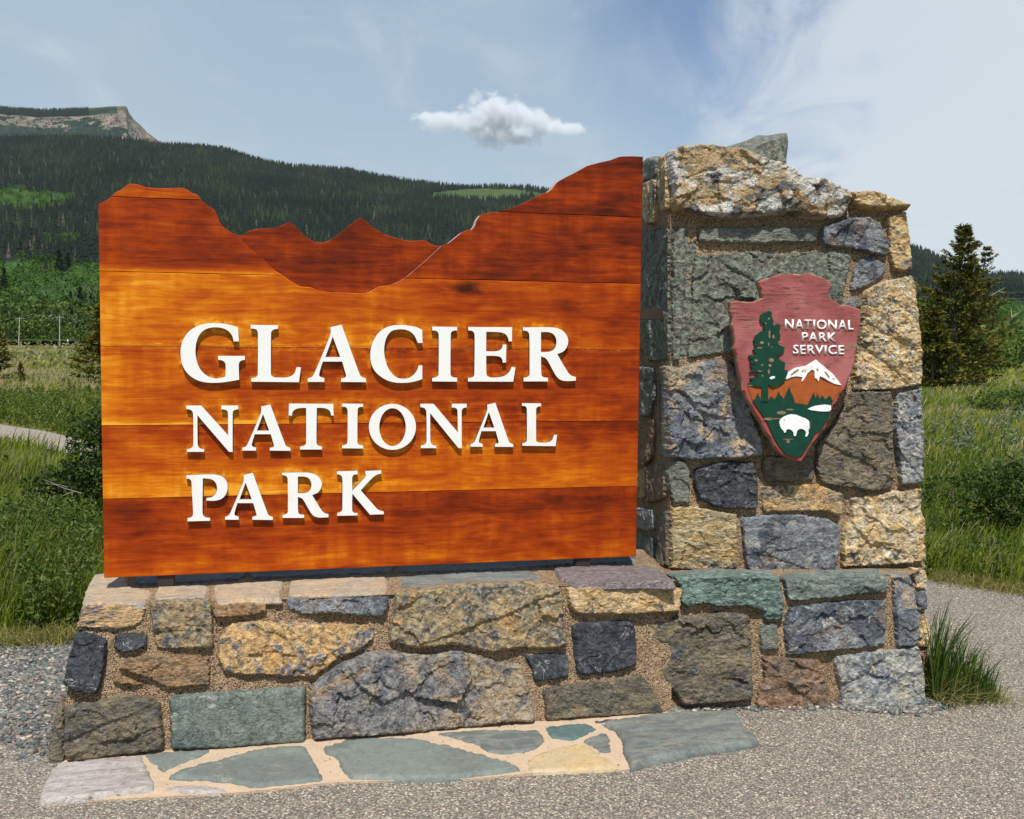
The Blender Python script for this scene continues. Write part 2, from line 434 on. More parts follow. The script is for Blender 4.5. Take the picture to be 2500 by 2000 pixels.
M['tan_dark'] = stone_mat('tan stone flecked with slate', (0.319, 0.236, 0.124), (0.201, 0.177, 0.130), (0.083, 0.094, 0.118), 0.5, 0.57, 7, 18, 0.4, slate=1, rust=0.6)
M['sand'] = stone_mat('sandstone', (0.401, 0.319, 0.183), (0.496, 0.330, 0.130), (0.260, 0.236, 0.189), 0.52, 0.62, 5, 12, 0.3, (1, 2.5, 1), slate=1, rust=0.6)
M['grey'] = stone_mat('pale grey stone', (0.342, 0.336, 0.295), (0.153, 0.177, 0.212), (0.448, 0.354, 0.212), 0.5, 0.61, 6, 9, 0.6)
M['grey_slate'] = stone_mat('grey slate', (0.224, 0.236, 0.195), (0.165, 0.171, 0.153), (0.307, 0.319, 0.283), 0.5, 0.62, 5, 12, 0.6, (1, 5, 1))
M['huge'] = stone_mat('slate boulder with ochre face', (0.196, 0.188, 0.177), (0.364, 0.280, 0.176), (0.106, 0.114, 0.134), 0.48, 0.58, 3.2, 8, 0.5, rust=0.5, grad=.9, slate=1)
M['plum'] = stone_mat('plum slate', (0.24, 0.205, 0.205), (0.18, 0.15, 0.15), (0.38, 0.33, 0.30), 0.5, 0.62, 5, 12, 0.4, (1, 4, 1))
M['flag_green'] = stone_mat('green flagstone', (0.175, 0.20, 0.18), (0.145, 0.165, 0.15), (0.23, 0.23, 0.19), 0.5, 0.64, 3, 10, 0.2, fine=0.22, bump=0.22, chips=0, k=0.95)
M['flag_grey'] = stone_mat('grey green flagstone', (0.19, 0.21, 0.19), (0.125, 0.14, 0.135), (0.25, 0.22, 0.18), 0.5, 0.60, 6, 11, 0.3, (1, 2.4, 1), fine=0.35, bump=0.35, chips=0, k=0.95)
M['flag_teal'] = stone_mat('teal flagstone', (0.095, 0.155, 0.15), (0.08, 0.13, 0.125), (0.25, 0.28, 0.26), 0.5, 0.70, 4, 10, 0.5, fine=0.25, bump=0.2, chips=0, k=0.95)
M['flag_cream'] = stone_mat('cream flagstone', (0.52, 0.38, 0.20), (0.47, 0.38, 0.24), (0.34, 0.24, 0.13), 0.5, 0.66, 5, 12, 0.3, (1, 2.5, 1), fine=0.3, bump=0.25, chips=0, k=0.95)
M['flag_pale'] = stone_mat('pale lilac flagstone', (0.33, 0.29, 0.265), (0.43, 0.395, 0.37), (0.17, 0.155, 0.155), 0.5, 0.61, 5, 16, 0.3, (1, 3.5, 1), fine=0.4, bump=0.4, chips=0.1, k=0.95)
M['peach'] = stone_mat('peach ledge stone', (0.44, 0.325, 0.205), (0.33, 0.285, 0.225), (0.22, 0.205, 0.18), 0.5, 0.62, 6, 14, 0.4, (1, 2, 1), fine=0.4, bump=0.4, chips=0.15, k=0.95)
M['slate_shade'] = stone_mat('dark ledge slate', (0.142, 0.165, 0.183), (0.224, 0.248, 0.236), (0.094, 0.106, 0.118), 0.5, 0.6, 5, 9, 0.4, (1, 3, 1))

def mortar_mat(name, ca, cb, cc, grit):
    m, t = new_mat(name); v = t.n('ShaderNodeTexCoord').outputs['Object']
    n1 = t.noise(v, 9.0, 5, 0.6); n2 = t.noise(v, 160.0, 5, 0.75)
    ve = t.vor(v, 210.0); vc = t.n('ShaderNodeTexVoronoi', None, Vector=v, Scale=260.0).outputs['Color']
    hs = t.n('ShaderNodeSeparateColor', None, Color=vc).outputs[0]
    c = t.mix(t.step(n1, 0.35, 0.65), ca, cb)
    c = t.mix(t.math('MULTIPLY', t.step(hs, 0.80, 0.84), grit), c, cc)
    c = t.mix(t.math('MULTIPLY', t.step(t.math('SUBTRACT', 1.0, hs), 0.86, 0.9), grit * 0.8), c, tuple(x * 1.35 for x in ca))
    val = t.n('ShaderNodeMapRange', None, i0=n2, i1=0.3, i2=0.7, i3=1 - 0.55 * grit, i4=1 + 0.35 * grit).outputs[0]
    c = t.vmath('SCALE', c); t.l.new(val, c.node.inputs['Scale'])
    bh = t.math('ADD', t.math('MULTIPLY', n2, 0.9), t.math('MULTIPLY', ve, -0.8))
    finish(t, c, 0.95, bh, 1.0, 0.010 * grit + 0.001, 0.2); return m
M['mortar'] = mortar_mat('mortar', (0.56, 0.395, 0.24), (0.42, 0.29, 0.18), (0.10, 0.065, 0.045), 1.2)
M['mortar_pale'] = mortar_mat('pale mortar', (0.60, 0.455, 0.32), (0.54, 0.41, 0.29), (0.35, 0.27, 0.2), 0.3)

def simple_mat(name, col, rough=0.6, var=0.15, scale=20.0, bump=0.0, spec=0.4, **kw):
    m, t = new_mat(name); v = obj_vec(t)
    n = t.noise(v, scale, 5, 0.65)
    val = t.n('ShaderNodeMapRange', None, i0=n, i1=0.25, i2=0.75, i3=1 - var, i4=1 + var).outputs[0]
    c = t.vmath('SCALE', col); t.l.new(val, c.node.inputs['Scale'])
    finish(t, c, rough, n if bump else None, 0.5, bump, spec, **kw); return m
# ================================================================== STONE MONUMENT
def Z(ox, oy, k, *pts):         # points measured in an enlargement of the photograph -> photograph pixels
    return [(ox + pts[i] / k, oy + pts[i + 1] / k) for i in range(0, len(pts), 2)]
K1 = 2.695
def Z1(*p): return Z(1500, 300, K1, *p)
def Z2(*p): return Z(1500, 900, K1, *p)
def Z3(*p): return Z(1500, 1360, K1, *p)
def Z4(*p): return Z(800, 1360, K1, *p)
def Z5(*p): return Z(80, 1360, K1, *p)
def Z6(*p): return Z(1550, 380, 2.875, *p)
def Z7(*p): return Z(1550, 880, 2.875, *p)
ANG_L, ANG_R = 13.7, 5.5
UL, NL, UR, NR = hdir(ANG_L), hnor(ANG_L), hdir(ANG_R), hnor(ANG_R)
ZL = 0.556                                           # height of the ledge
A0 = zhit(130, 1850, 0.02); B0 = A0 - NL * 0.10 + np.array([0, 0, ZL - 0.02])
FL = Frame(A0, UL, B0 - A0)                          # front of the low wall
K0 = zhit(1620, 1741, 0.0) + NR * -0.03; KT = zhit(1900, 1414, ZL)
backR = -(KT - K0) @ NR
FR = Frame(K0, UR, np.array([0, 0, ZL]) - NR * backR)  # front of the pillar's plinth
PF0 = zhit(1640, 1392, ZL)
FP = Frame(PF0, UR, np.array([0, 0, 1.0]) - NR * 0.035)   # front of the pillar
a0 = FP.pt(*FP.uv(1637, 1392)); a1 = FP.pt(*FP.uv(1637, 420))
FS = Frame(a0, NR, a1 - a0)                          # left side of the pillar (u runs towards the viewer)
FT = Frame((0, 0, ZL), UL, (-UL[1], UL[0], 0))       # top of the ledge
monument = empty('stone_monument', tuple(zhit(1200, 1780)),
                 'rubble stone pillar and long low wall of blue, ochre and green stones in mortar', 'monument')

def patch(frame, uvpoly, sp, amp, nbase=0.0, seed=0, depth=None):
    """rough mortar sheet: world vertices, faces"""
    rnd = random.Random(seed); q = list(uvpoly)
    if area2(q) < 0: q = q[::-1]
    q = resample(q, sp, 0, rnd, False); V2, Fc = fill(q, sp, rnd)
    d = bdist(V2, q); V = []
    for (x, y), dd in zip(V2, d):
        w = min(1, dd / 0.03)
        h = nbase + amp * w * (1.6 * fbm(x * 13, y * 13, seed + 3.3, 3) + 1.1 * fbm(x * 60, y * 60, seed, 3, 0.8))
        V.append(frame.pt(x, y, h))
    if depth:
        cnt = {}
        for f in Fc:
            for i in range(3): cnt[(f[i], f[(i + 1) % 3])] = 1
        base = {}
        for a, b in [e for e in cnt if (e[1], e[0]) not in cnt]:
            for k in (a, b):
                if k not in base: base[k] = len(V); V.append(frame.pt(V2[k][0], V2[k][1], -depth))
            Fc.append((b, a, base[a], base[b]))
    return V, Fc
def join_patches(name, lst, mat, parent, loc=(0, 0, 0)):
    V = []; Fc = []
    for v, f in lst:
        s = len(V); V += [np.array(p) - np.array(loc) for p in v]; Fc += [tuple(i + s for i in q) for q in f]
    return link(name, mesh_from(name, V, Fc, False), mat, parent, Matrix.Translation(loc))

# --- low wall (plinth): mortar core
low_poly = FL.poly([(120, 1862), (170, 1660), (196, 1560), (214, 1481), (330, 1478), (800, 1461), (1375, 1432), (1642, 1419), (1640, 1760)])
low_polyR = FR.poly([(1634, 1752), (1638, 1421), (2160, 1410), (2205, 1409), (2232, 1500), (2242, 1600), (2252, 1745), (1900, 1752)])
top_poly = FT.poly([(214, 1480), (800, 1460), (1375, 1431), (1640, 1419), (2160, 1410), (2210, 1409), (2262, 1384), (2240, 1350), (1500, 1340), (300, 1385), (232, 1405)])
right_back = [np.array(p) for p in FR.poly([(2190, 1750), (2200, 1395), (2250, 1390), (2262, 1480), (2270, 1600), (2273, 1746)])]
low_wall = join_patches('low_wall', [
    patch(FL, low_poly, 0.010, 0.0075, -0.006, 1, 0.5), patch(FR, low_polyR, 0.010, 0.0075, -0.006, 2, 0.62),
    patch(FT, top_poly, 0.016, 0.004, 0.0, 3)], M['mortar'], monument, tuple(FL.pt(1.4, 0.2)))

def st(fr, pts, mat, parent=None, name='stone', **kw):
    if name == 'stone':
        kw['amp'] = kw.get('amp', .006) * 1.0; kw['proud'] = kw.get('proud', .022) * .72; kw['facet'] = kw.get('facet', 0.004) * .6; kw.setdefault('sink', .016); kw['edge'] = min(kw.get('edge', .010), .018); kw['grow_'] = .0065
    return rock(name, fr, pts, M[mat], parent or low_wall, **kw)
# left end, from the top
st(FL, Z5(330,330, 500,322, 735,332, 730,380, 700,445, 600,470, 300,470, 312,400), 'ochre_stripe', proud=.02, depth=.2, strat=.004)
st(FL, Z5(780,300, 1000,288, 1160,282, 1180,370, 1180,590, 960,600, 810,600, 790,450), 'tan_dark', facet=.006, amp=.010, proud=.018, freq=14, depth=.2)
st(FL, Z5(1195,310, 1450,296, 1540,292, 1535,345, 1530,372, 1400,388, 1200,405), 'brown', proud=.03, depth=.2)
st(FL, Z5(1565,300, 1640,295, 1640,322, 1560,330), 'brown', proud=.012)
st(FL, Z5(1670,270, 2000,265, 2335,250, 2330,330, 2290,392, 2150,385, 1950,365, 1780,380, 1685,340), 'blue', amp=.012, strat=.006, proud=.03, depth=.2)
st(FL, Z5(290,500, 400,510, 485,545, 475,680, 435,890, 280,880, 207,830, 232,700, 270,560), 'black', amp=.006, proud=.045, freq=14, depth=.2)
st(FL, Z5(540,520, 620,500, 745,500, 750,590, 600,630, 540,600), 'black', amp=.004, proud=.02)
st(FL, Z5(640,655, 760,648, 1000,645, 1155,660, 1160,840, 900,855, 810,820, 790,800, 640,760, 565,730), 'brown', proud=.03, amp=.004, strat=.004)
st(FL, Z5(540,760, 640,800, 800,850, 650,845, 535,828), 'brown', proud=.012, amp=.003)
st(FL, Z5(1320,430, 1500,425, 1800,440, 2150,440, 2240,470, 2245,530, 2150,610, 2000,670, 1940,720, 1830,785, 1600,775, 1400,775, 1260,750, 1225,650, 1230,540), 'ochre_blue', proud=.025, amp=.008, freq=12)
st(FL, Z5(220,980, 400,955, 600,912, 780,930, 838,980, 860,1150, 855,1265, 600,1300, 232,1350, 212,1200), 'umber', proud=.045, amp=.012, edge=.05, freq=7, depth=.2)
st(FL, Z5(160,960, 205,930, 212,1100, 200,1240, 222,1340, 150,1372, 92,1370, 100,1260, 140,1090), 'umber', proud=.006, amp=.008, tilt=(0.5, 0.0), depth=.2)
st(FL, Z5(905,920, 1100,895, 1400,880, 1790,850, 1790,1000, 1785,1225, 1500,1240, 1200,1262, 925,1265, 910,1100), 'green', proud=.04, amp=.009, edge=.035, freq=7, smooth=True, depth=.15)
st(FL, Z4(-112,860, -50,800, 50,720, 250,630, 400,625, 600,640, 830,618, 1000,645, 1140,690, 1270,710, 1290,800, 1330,900, 1360,1060, 1330,1092, 1150,1090, 900,1130, 700,1140, 400,1165, 100,1188, -92,1205, -115,1000), 'huge', proud=.045, amp=.014, edge=.04, freq=6, facet=.010, depth=.2, strat=.004, strat_dir=1.0)
st(FL, Z4(450,225, 700,200, 1000,178, 1300,166, 1500,172, 1530,250, 1550,400, 1570,590, 1400,612, 1250,600, 1060,625, 950,600, 820,578, 700,600, 560,605, 410,560, 400,450, 440,330), 'tan_dark', proud=.045, amp=.014, edge=.04, freq=10, facet=.006, depth=.2)
st(FL, Z4(1570,200, 1700,190, 2000,182, 2310,205, 2300,350, 2290,362, 2000,372, 1650,375, 1580,310), 'ochre', proud=.04, amp=.008, depth=.2)
st(FL, Z4(1610,460, 1680,430, 1900,420, 2000,420, 2025,500, 2030,700, 1950,740, 1700,780, 1640,760, 1620,620), 'black', proud=.035, amp=.010, freq=26, edge=.02)
st(FL, Z4(1305,650, 1450,640, 1575,645, 1580,790, 1450,805, 1365,815, 1340,730), 'black', proud=.018, amp=.003)
st(FL, Z4(1420,880, 1500,850, 1700,830, 2050,775, 2100,830, 2150,900, 2210,1030, 2000,1042, 1700,1050, 1440,1078, 1430,980), 'umber', proud=.022, amp=.006)
st(FL, Z4(240,760, 262,748, 268,762, 248,772), 'rust', proud=.01, sp=.006)
# plinth under the pillar
st(FR, Z3(385,128, 600,122, 900,118, 1065,130, 1080,200, 1105,330, 1080,400, 1000,420, 965,400, 955,350, 850,320, 700,325, 580,305, 480,330, 430,290, 430,190), 'green_deep', proud=.045, amp=.010, strat=.006, depth=.2)
st(FR, Z3(1110,140, 1250,122, 1700,112, 1785,130, 1780,230, 1500,250, 1250,290, 1150,290, 1120,220), 'green', proud=.04, amp=.008, strat=.005, depth=.2)
st(FR, Z3(1820,130, 1940,125, 1975,250, 1990,400, 2000,545, 1960,580, 1850,580, 1840,450, 1830,250), 'blue_ochre', proud=.04, amp=.009, depth=.2)
st(FR, Z3(1150,330, 1300,310, 1500,285, 1770,280, 1780,400, 1775,575, 1600,600, 1400,610, 1220,640, 1130,640, 1120,450), 'blue', proud=.04, amp=.012, facet=.006, freq=12)
st(FR, Z3(960,440, 1070,428, 1080,600, 960,605), 'grey_slate', proud=.018, amp=.002)
st(FR, Z3(190,420, 300,400, 550,390, 700,360, 850,375, 885,400, 895,600, 905,900, 870,940, 700,955, 450,970, 400,900, 330,830, 280,750, 210,620, 180,560), 'umber', proud=.05, amp=.010, strat=.004, edge=.03, freq=7)
st(FR, Z3(980,660, 1150,665, 1310,680, 1330,740, 1390,830, 1415,985, 1200,1005, 1000,1005, 930,975, 950,870, 980,800), 'rust', proud=.03, amp=.012, facet=.008)
st(FR, Z3(1460,650, 1700,625, 1990,585, 2020,700, 2040,930, 2050,1010, 1900,1018, 1500,1005, 1480,850, 1450,720), 'grey', proud=.035, amp=.009, facet=.008)
# the back part of the plinth that shows beyond its right end
FRB = Frame(FR.O - NR * 0.16, UR, FR.V)
def back_block(pts, mat): st(FRB, pts, mat, proud=.02, depth=.32, amp=.008)
join = join_patches('mortar', [patch(FRB, FRB.poly([(2150, 1755), (2150, 1395), (2248, 1393), (2256, 1480), (2264, 1590), (2268, 1748)]), 0.014, .006, 0, 7, .3)], M['mortar'], low_wall, tuple(FRB.pt(1.2, .3)))
back_block(Z3(1955,75, 2045,95, 2050,205, 1975,205), 'ochre_rough')
back_block(Z3(1975,235, 2050,200, 2056,340, 1990,350), 'blue')
back_block(Z3(1995,440, 2055,410, 2080,520, 2070,595, 1995,585), 'ochre_rough')
back_block(Z3(2010,640, 2075,650, 2082,790, 2020,800), 'rust')
back_block(Z3(2015,815, 2082,805, 2084,950, 2020,960), 'brown')
# ledge top stones
def top(pts, mat, **kw): st(FT, pts, mat, name='ledge_stone', proud=kw.pop('proud', .008), depth=.015, amp=.003, sp=.016, edge=.012, smooth=False, **kw)
top(Z5(395,125, 640,112, 640,200, 800,235, 742,325, 500,322, 325,330, 345,225), 'peach')
top(Z5(815,205, 1165,195, 1150,272, 1000,283, 790,295), 'peach')
top(Z5(1185,195, 1660,160, 1640,225, 1640,288, 1450,292, 1200,302), 'peach')
top(Z5(1690,165, 2000,145, 2335,140, 2340,245, 2000,262, 1680,265), 'peach')
top(Z4(460,140, 900,112, 1330,97, 1430,150, 1150,182, 850,200, 485,222), 'flag_grey')
top(Z3(-410,90, -300,85, -200,62, -30,75, 260,80, 330,120, 410,195, 200,190, -250,200, -370,160), 'plum', proud=.016)
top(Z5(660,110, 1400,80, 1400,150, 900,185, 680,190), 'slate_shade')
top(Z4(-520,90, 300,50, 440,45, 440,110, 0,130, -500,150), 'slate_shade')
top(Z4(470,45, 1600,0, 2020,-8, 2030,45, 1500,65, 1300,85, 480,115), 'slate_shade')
top(Z3(560,85, 860,95, 1060,100, 1050,118, 600,118, 400,116), 'flag_grey', proud=.012)
top(Z3(1110,112, 1700,92, 1760,110, 1250,122), 'flag_green', proud=.012)

# --- pillar
pil_poly = FP.poly([(1637, 1402), (1637, 480), (1640, 425), (1690, 395), (1780, 380), (1850, 388), (1920, 415), (1965, 445), (2050, 472), (2075, 500), (2205, 512), (2214, 700), (2236, 900), (2245, 1050), (2252, 1398)])
side_poly = FS.poly([(1637, 1400), (1637, 425), (1600, 400), (1572, 420), (1540, 480), (1525, 1370)])
pillar = join_patches('pillar', [patch(FP, pil_poly, 0.010, 0.0075, -0.006, 4, 0.62), patch(FS, side_poly, 0.013, 0.007, 0.002, 5)], M['mortar'], monument, tuple(FP.pt(0.55, 0.2)))
def sp_(pts, mat, **kw): st(FP, pts, mat, parent=pillar, **kw)
def ss(pts, mat, **kw):
    kw.setdefault('depth', .12); st(FS, [(min(x, 1636.0), y) for x, y in pts], mat, parent=pillar, **kw)
sp_(Z1(365,190, 440,160, 560,150, 690,165, 780,175, 880,205, 960,240, 1060,260, 1150,300, 1210,355, 1350,368, 1440,410, 1530,460, 1530,520, 1500,600, 1470,630, 1350,640, 1200,620, 1080,600, 860,620, 700,630, 500,610, 480,595, 380,590, 370,450, 352,300),
    'lichen', proud=.09, depth=.5, amp=.016, edge=.05, facet=.010, freq=7, tilt=(0, -.02))
sp_(Z1(1545,455, 1700,455, 1800,490, 1930,540, 1920,570, 1780,578, 1640,575, 1560,555, 1540,500), 'ochre', proud=.07, depth=.42, amp=.008, edge=.03)
sp_(Z1(552,690, 820,685, 1100,680, 1320,690, 1320,790, 1200,795, 950,795, 720,795, 560,785), 'grey_slate', proud=.028, amp=.003, strat=.004, edge=.012)
sp_(Z1(1370,680, 1440,660, 1540,628, 1660,625, 1740,660, 1765,750, 1785,780, 1785,880, 1700,868, 1600,838, 1480,822, 1370,812, 1355,740), 'blue', proud=.035, amp=.010, facet=.008)
sp_(Z1(1790,625, 1918,592, 1930,720, 1946,972, 1830,970, 1800,860, 1800,740), 'ochre', proud=.032, amp=.006, depth=.4)
sp_(Z1(550,870, 700,865, 900,850, 1100,872, 1250,850, 1400,845, 1550,860, 1545,950, 1510,1060, 1490,1200, 1400,1420, 1100,1500, 740,1512, 485,1545, 490,1350, 510,1200, 510,1000, 530,880), 'green_purple', proud=.03, amp=.010, facet=.012, freq=5)
sp_(Z1(1620,890, 1700,880, 1780,935, 1770,990, 1720,1040, 1600,1100, 1550,1110, 1570,1000), 'blue', proud=.022, amp=.007)
sp_(Z1(1490,1190, 1560,1150, 1615,1150, 1620,1215, 1500,1240), 'grey_slate', proud=.02, amp=.004)
sp_(Z1(1640,1110, 1760,1050, 1960,1010, 1975,1150, 1990,1400, 2005,1600, 2000,1717, 1850,1745, 1700,1757, 1560,1755, 1570,1600, 1600,1450, 1625,1250), 'ochre_rough', proud=.04, amp=.012, freq=13, strat=.007, strat_dir=.6, depth=.4)
sp_(Z2(330,-12, 430,-8, 600,-48, 750,-57, 830,60, 860,180, 900,300, 960,450, 970,560, 800,592, 640,592, 520,608, 400,588, 345,572, 340,350, 340,150), 'blue_ochre', proud=.045, amp=.016, facet=.014, freq=7, edge=.03)
sp_(Z2(1560,160, 1700,150, 1810,150, 1815,300, 1815,450, 1825,680, 1825,770, 1700,800, 1560,780, 1370,755, 1325,670, 1330,500, 1450,350), 'umber', proud=.03, amp=.012, facet=.008)
sp_(Z2(1850,170, 2005,130, 2010,400, 2020,740, 1870,755, 1860,600, 1830,400), 'grey', proud=.035, amp=.012, strat=.006, strat_dir=.4, depth=.4)
sp_(Z2(372,612, 460,605, 490,660, 495,875, 380,872, 352,700), 'grey_slate', proud=.02, amp=.005)
sp_(Z2(530,660, 650,625, 760,610, 910,620, 935,760, 935,915, 820,920, 680,910, 560,860, 525,760), 'black', proud=.03, amp=.010, freq=14)
sp_(Z2(985,575, 1300,575, 1310,690, 1290,738, 1000,745, 975,660), 'umber', proud=.02, amp=.005)
sp_(Z2(975,775, 1150,760, 1350,765, 1500,820, 1490,900, 1470,970, 1370,935, 1200,935, 1010,945, 975,930), 'ochre', proud=.022, amp=.004)
sp_(Z2(375,915, 550,915, 800,960, 795,1090, 800,1310, 600,1320, 375,1310, 370,1100), 'sand', proud=.03, amp=.006, strat=.005)
sp_(Z2(840,980, 1000,965, 1250,965, 1400,990, 1480,1040, 1470,1180, 1440,1330, 1300,1345, 1000,1332, 880,1332, 850,1180), 'blue', proud=.026, amp=.007)
sp_(Z2(1555,850, 1700,830, 2005,785, 2020,1000, 2035,1258, 1880,1275, 1700,1290, 1500,1300, 1490,1180, 1510,1060, 1560,980), 'ochre_rough', proud=.04, amp=.014, freq=16, facet=.006, depth=.4)
sp_(Z1(478,700, 545,690, 540,780, 480,800), 'mortar', proud=.003, amp=.004)
# left side of the pillar
sd_kw = dict(sp=.010, amp=.004, facet=.002)
ss(Z6(186,20, 232,2, 252,60, 254,200, 262,380, 205,385, 185,200), 'ochre', proud=.03, **sd_kw)
ss(Z6(60,60, 110,12, 178,22, 176,150, 75,190), 'grey_slate', proud=.03, **sd_kw)
ss(Z6(62,205, 172,162, 178,300, 160,480, 100,475, 65,380), 'ochre_rough', proud=.03, **sd_kw)
ss(Z6(60,540, 110,525, 170,508, 262,515, 262,900, 258,1425, 100,1440, 60,1200), 'green_purple', proud=.018, facet=.002, amp=.005, sp=.010)
sp_(Z6(256,512, 352,518, 352,900, 318,1425, 254,1432, 255,900), 'green_purple', proud=.022, amp=.005, depth=.1)
ss(Z7(35,50, 150,50, 160,250, 132,392, 70,392, 35,300), 'grey_slate', proud=.03, **sd_kw)
ss(Z7(188,60, 225,70, 240,330, 222,680, 197,500), 'black', proud=.02, **sd_kw)
ss(Z7(60,420, 150,410, 152,560, 142,700, 70,740), 'brown', proud=.03, **sd_kw)
ss(Z7(96,742, 225,720, 240,850, 232,975, 110,1000), 'rust', proud=.03, **sd_kw)
ss(Z7(30,770, 88,762, 90,960, 40,970), 'ochre', proud=.02, **sd_kw)
ss(Z7(25,1030, 150,1040, 160,1195, 30,1188), 'grey', proud=.03, **sd_kw)
ss(Z7(18,1225, 150,1235, 150,1425, 20,1405), 'green', proud=.03, **sd_kw)
ss(Z7(176,1100, 238,1050, 246,1200, 246,1440, 176,1440), 'umber', proud=.03, **sd_kw)
# tilted wedge-shaped slab on the very top
FK = Frame(FP.O - NR * 0.16, UR, FP.V); FK2 = Frame(FP.O - NR * 0.40, UR, FP.V)
def pk(fr, x, y): return fr.pt(*fr.uv(x, y))
wv = [pk(FK, 1815, 368), pk(FK, 1868, 350), pk(FK, 1921, 333), pk(FK, 1919, 425), pk(FK, 1815, 425),
      pk(FK2, 1758, 363), pk(FK2, 1850, 331), pk(FK2, 1921, 326), pk(FK2, 1921, 420), pk(FK2, 1758, 420)]
bm = bmesh.new(); bv = [bm.verts.new(Vector(p)) for p in wv]
for f in ((4, 3, 2, 1, 0), (0, 1, 6, 5), (1, 2, 7, 6), (2, 3, 8, 7), (3, 4, 9, 8), (4, 0, 5, 9), (5, 6, 7, 8, 9)): bm.faces.new([bv[i] for i in f])
bmesh.ops.triangulate(bm, faces=bm.faces[:])
bmesh.ops.subdivide_edges(bm, edges=bm.edges[:], cuts=5, use_grid_fill=True)
bmesh.ops.recalc_face_normals(bm, faces=bm.faces[:])
kc = Vector(np.mean(wv, 0))
for v in bm.verts:
    c = v.co * 14; v.co += Vector((noise.noise(c), noise.noise(c + Vector((9, 1, 1))), 0.7 * noise.noise(c + Vector((3, 5, 1))))) * 0.010
    v.co -= kc
me = bpy.data.meshes.new('cap_stone'); bm.to_mesh(me); bm.free()
slab = link('cap_stone', me, M['green_purple'], pillar, Matrix.Translation(kc))
slab['label'] = 'tilted wedge of green slate standing up behind the lichened cap stone'

# --- flagstones set in pale mortar in front of the wall
apron = empty('pavement', tuple(zhit(750, 1850)), kind='structure')
FG = Frame((0, 0, 0.012), UL, (-UL[1], UL[0], 0))
ap_px = Z5(60,1600, 100,1450, 165,1370, 230,1325, 850,1245, 1800,1200) + Z4(-60,1170, 700,1120, 1350,1080, 1700,1040, 2200,1015) + Z3(440,1012, 560,1030, 300,1100, 130,1385, 60,1402) + Z4(1910,1398, 1300,1425, 1000,1455, 130,1478, -20,1487) + Z5(1900,1490, 1400,1545, 1000,1568, 400,1600)
ap = join_patches('mortar_bed', [patch(FG, FG.poly(ap_px), .02, .0025, 0, 9, .06)], M['mortar_pale'], apron, tuple(FG.pt(-0.5, 4.2)))
def flag(pts, mat, **kw):
    kw.setdefault('proud', .007); rock('flagstone', FG, pts, M[mat], apron, depth=.05, amp=.0025, sp=.014, edge=.008, smooth=True, jit=.002, sink=.004, **kw)
flag(Z5(170,1370, 400,1347, 720,1325, 760,1400, 805,1500, 800,1545, 600,1570, 300,1605, 45,1625, 50,1560, 90,1450), 'flag_pale', proud=.014)
flag(Z5(735,1305, 1000,1277, 1190,1275, 1080,1330, 950,1380, 840,1430, 820,1390, 760,1350), 'flag_green')
flag(Z5(870,1470, 950,1420, 1200,1350, 1500,1270, 1790,1255, 1850,1340, 1920,1480, 1700,1500, 1450,1528, 1380,1510, 1250,1490, 1140,1475, 1000,1475), 'flag_green', proud=.012)
flag(Z5(850,1530, 1000,1510, 1150,1507, 1320,1540, 1200,1558, 1000,1562), 'flag_pale')
flag(Z4(-30,1265, 150,1215, 400,1205, 600,1215, 800,1255, 1000,1310, 1150,1350, 1270,1395, 1270,1412, 1000,1450, 700,1472, 150,1468, 80,1380, 60,1330, -10,1300), 'flag_green', proud=.014)
flag(Z4(700,1162, 1000,1142, 1390,1145, 1440,1220, 1390,1260, 1300,1290, 1150,1300, 1050,1290, 970,1235, 830,1200), 'flag_grey')
flag(Z4(1425,1125, 1600,1105, 1700,1095, 1770,1135, 1680,1190, 1610,1210, 1475,1200), 'flag_teal')
flag(Z4(1310,1340, 1420,1280, 1650,1235, 1720,1240, 1800,1310, 1920,1378, 1910,1398, 1600,1416, 1340,1422, 1305,1390), 'flag_cream')
flag(Z4(1668,1222, 1720,1187, 1830,1160, 1860,1200, 1870,1260, 1860,1300, 1790,1290, 1740,1250), 'flag_grey')
flag(Z4(1755,1082, 1980,1060, 2000,1075, 1900,1090, 1760,1097), 'blue')
flag(Z3(-80,1110, 100,1080, 350,1042, 600,1037, 790,1035, 830,1090, 860,1150, 960,1225, 900,1250, 500,1312, 250,1365, 110,1400, 60,1310, 40,1210, 0,1150), 'flag_grey', proud=.022)

# ================================================================== WOODEN SIGN
QB = zhit(254, 1412, ZL + .054)
FB = Frame(QB, UL, (0, 0, 1))                        # front face of the boards
sign = empty('park_sign', tuple(FB.pt(1.15, -.05, -.03)), 'large varnished orange wood sign with raised white letters, its top cut like a mountain skyline', 'sign')
def ZA(*p): return Z(200, 360, 3.08, *p)
def ZB(*p): return Z(900, 360, 3.08, *p)
sky_left = ZA(127,425, 170,408, 215,375, 240,350, 265,330, 292,320, 320,298, 345,278, 372,274, 400,275, 425,280, 470,298, 560,307, 650,306, 740,303, 770,308, 795,320, 830,345, 860,352, 885,375, 905,405, 950,440, 985,460, 1005,485, 1020,515, 1035,560, 1055,590, 1100,625, 1140,650, 1185,662)
valley = ZA(1215,710, 1270,765, 1340,815, 1370,845, 1400,875, 1450,925, 1500,955, 1530,975, 1570,1005, 1640,1045, 1720,1052, 1790,1077, 1850,1087, 2010,1093, 2120,1098, 2156,1088) + ZB(80,1045, 160,1035, 240,1000, 300,960, 370,900, 430,850, 490,795, 548,738)
sky_right = ZB(600,720, 640,690, 700,640, 735,622, 775,618, 800,590, 808,565, 815,545, 840,510, 880,495, 960,485, 1060,460, 1140,430, 1220,390, 1290,355, 1350,335, 1380,310, 1420,260, 1480,225, 1560,185, 1640,140, 1730,115, 1820,95, 1880,72, 1905,68, 1980,66, 2065,70)
line = FB.poly(sky_left + valley + sky_right)
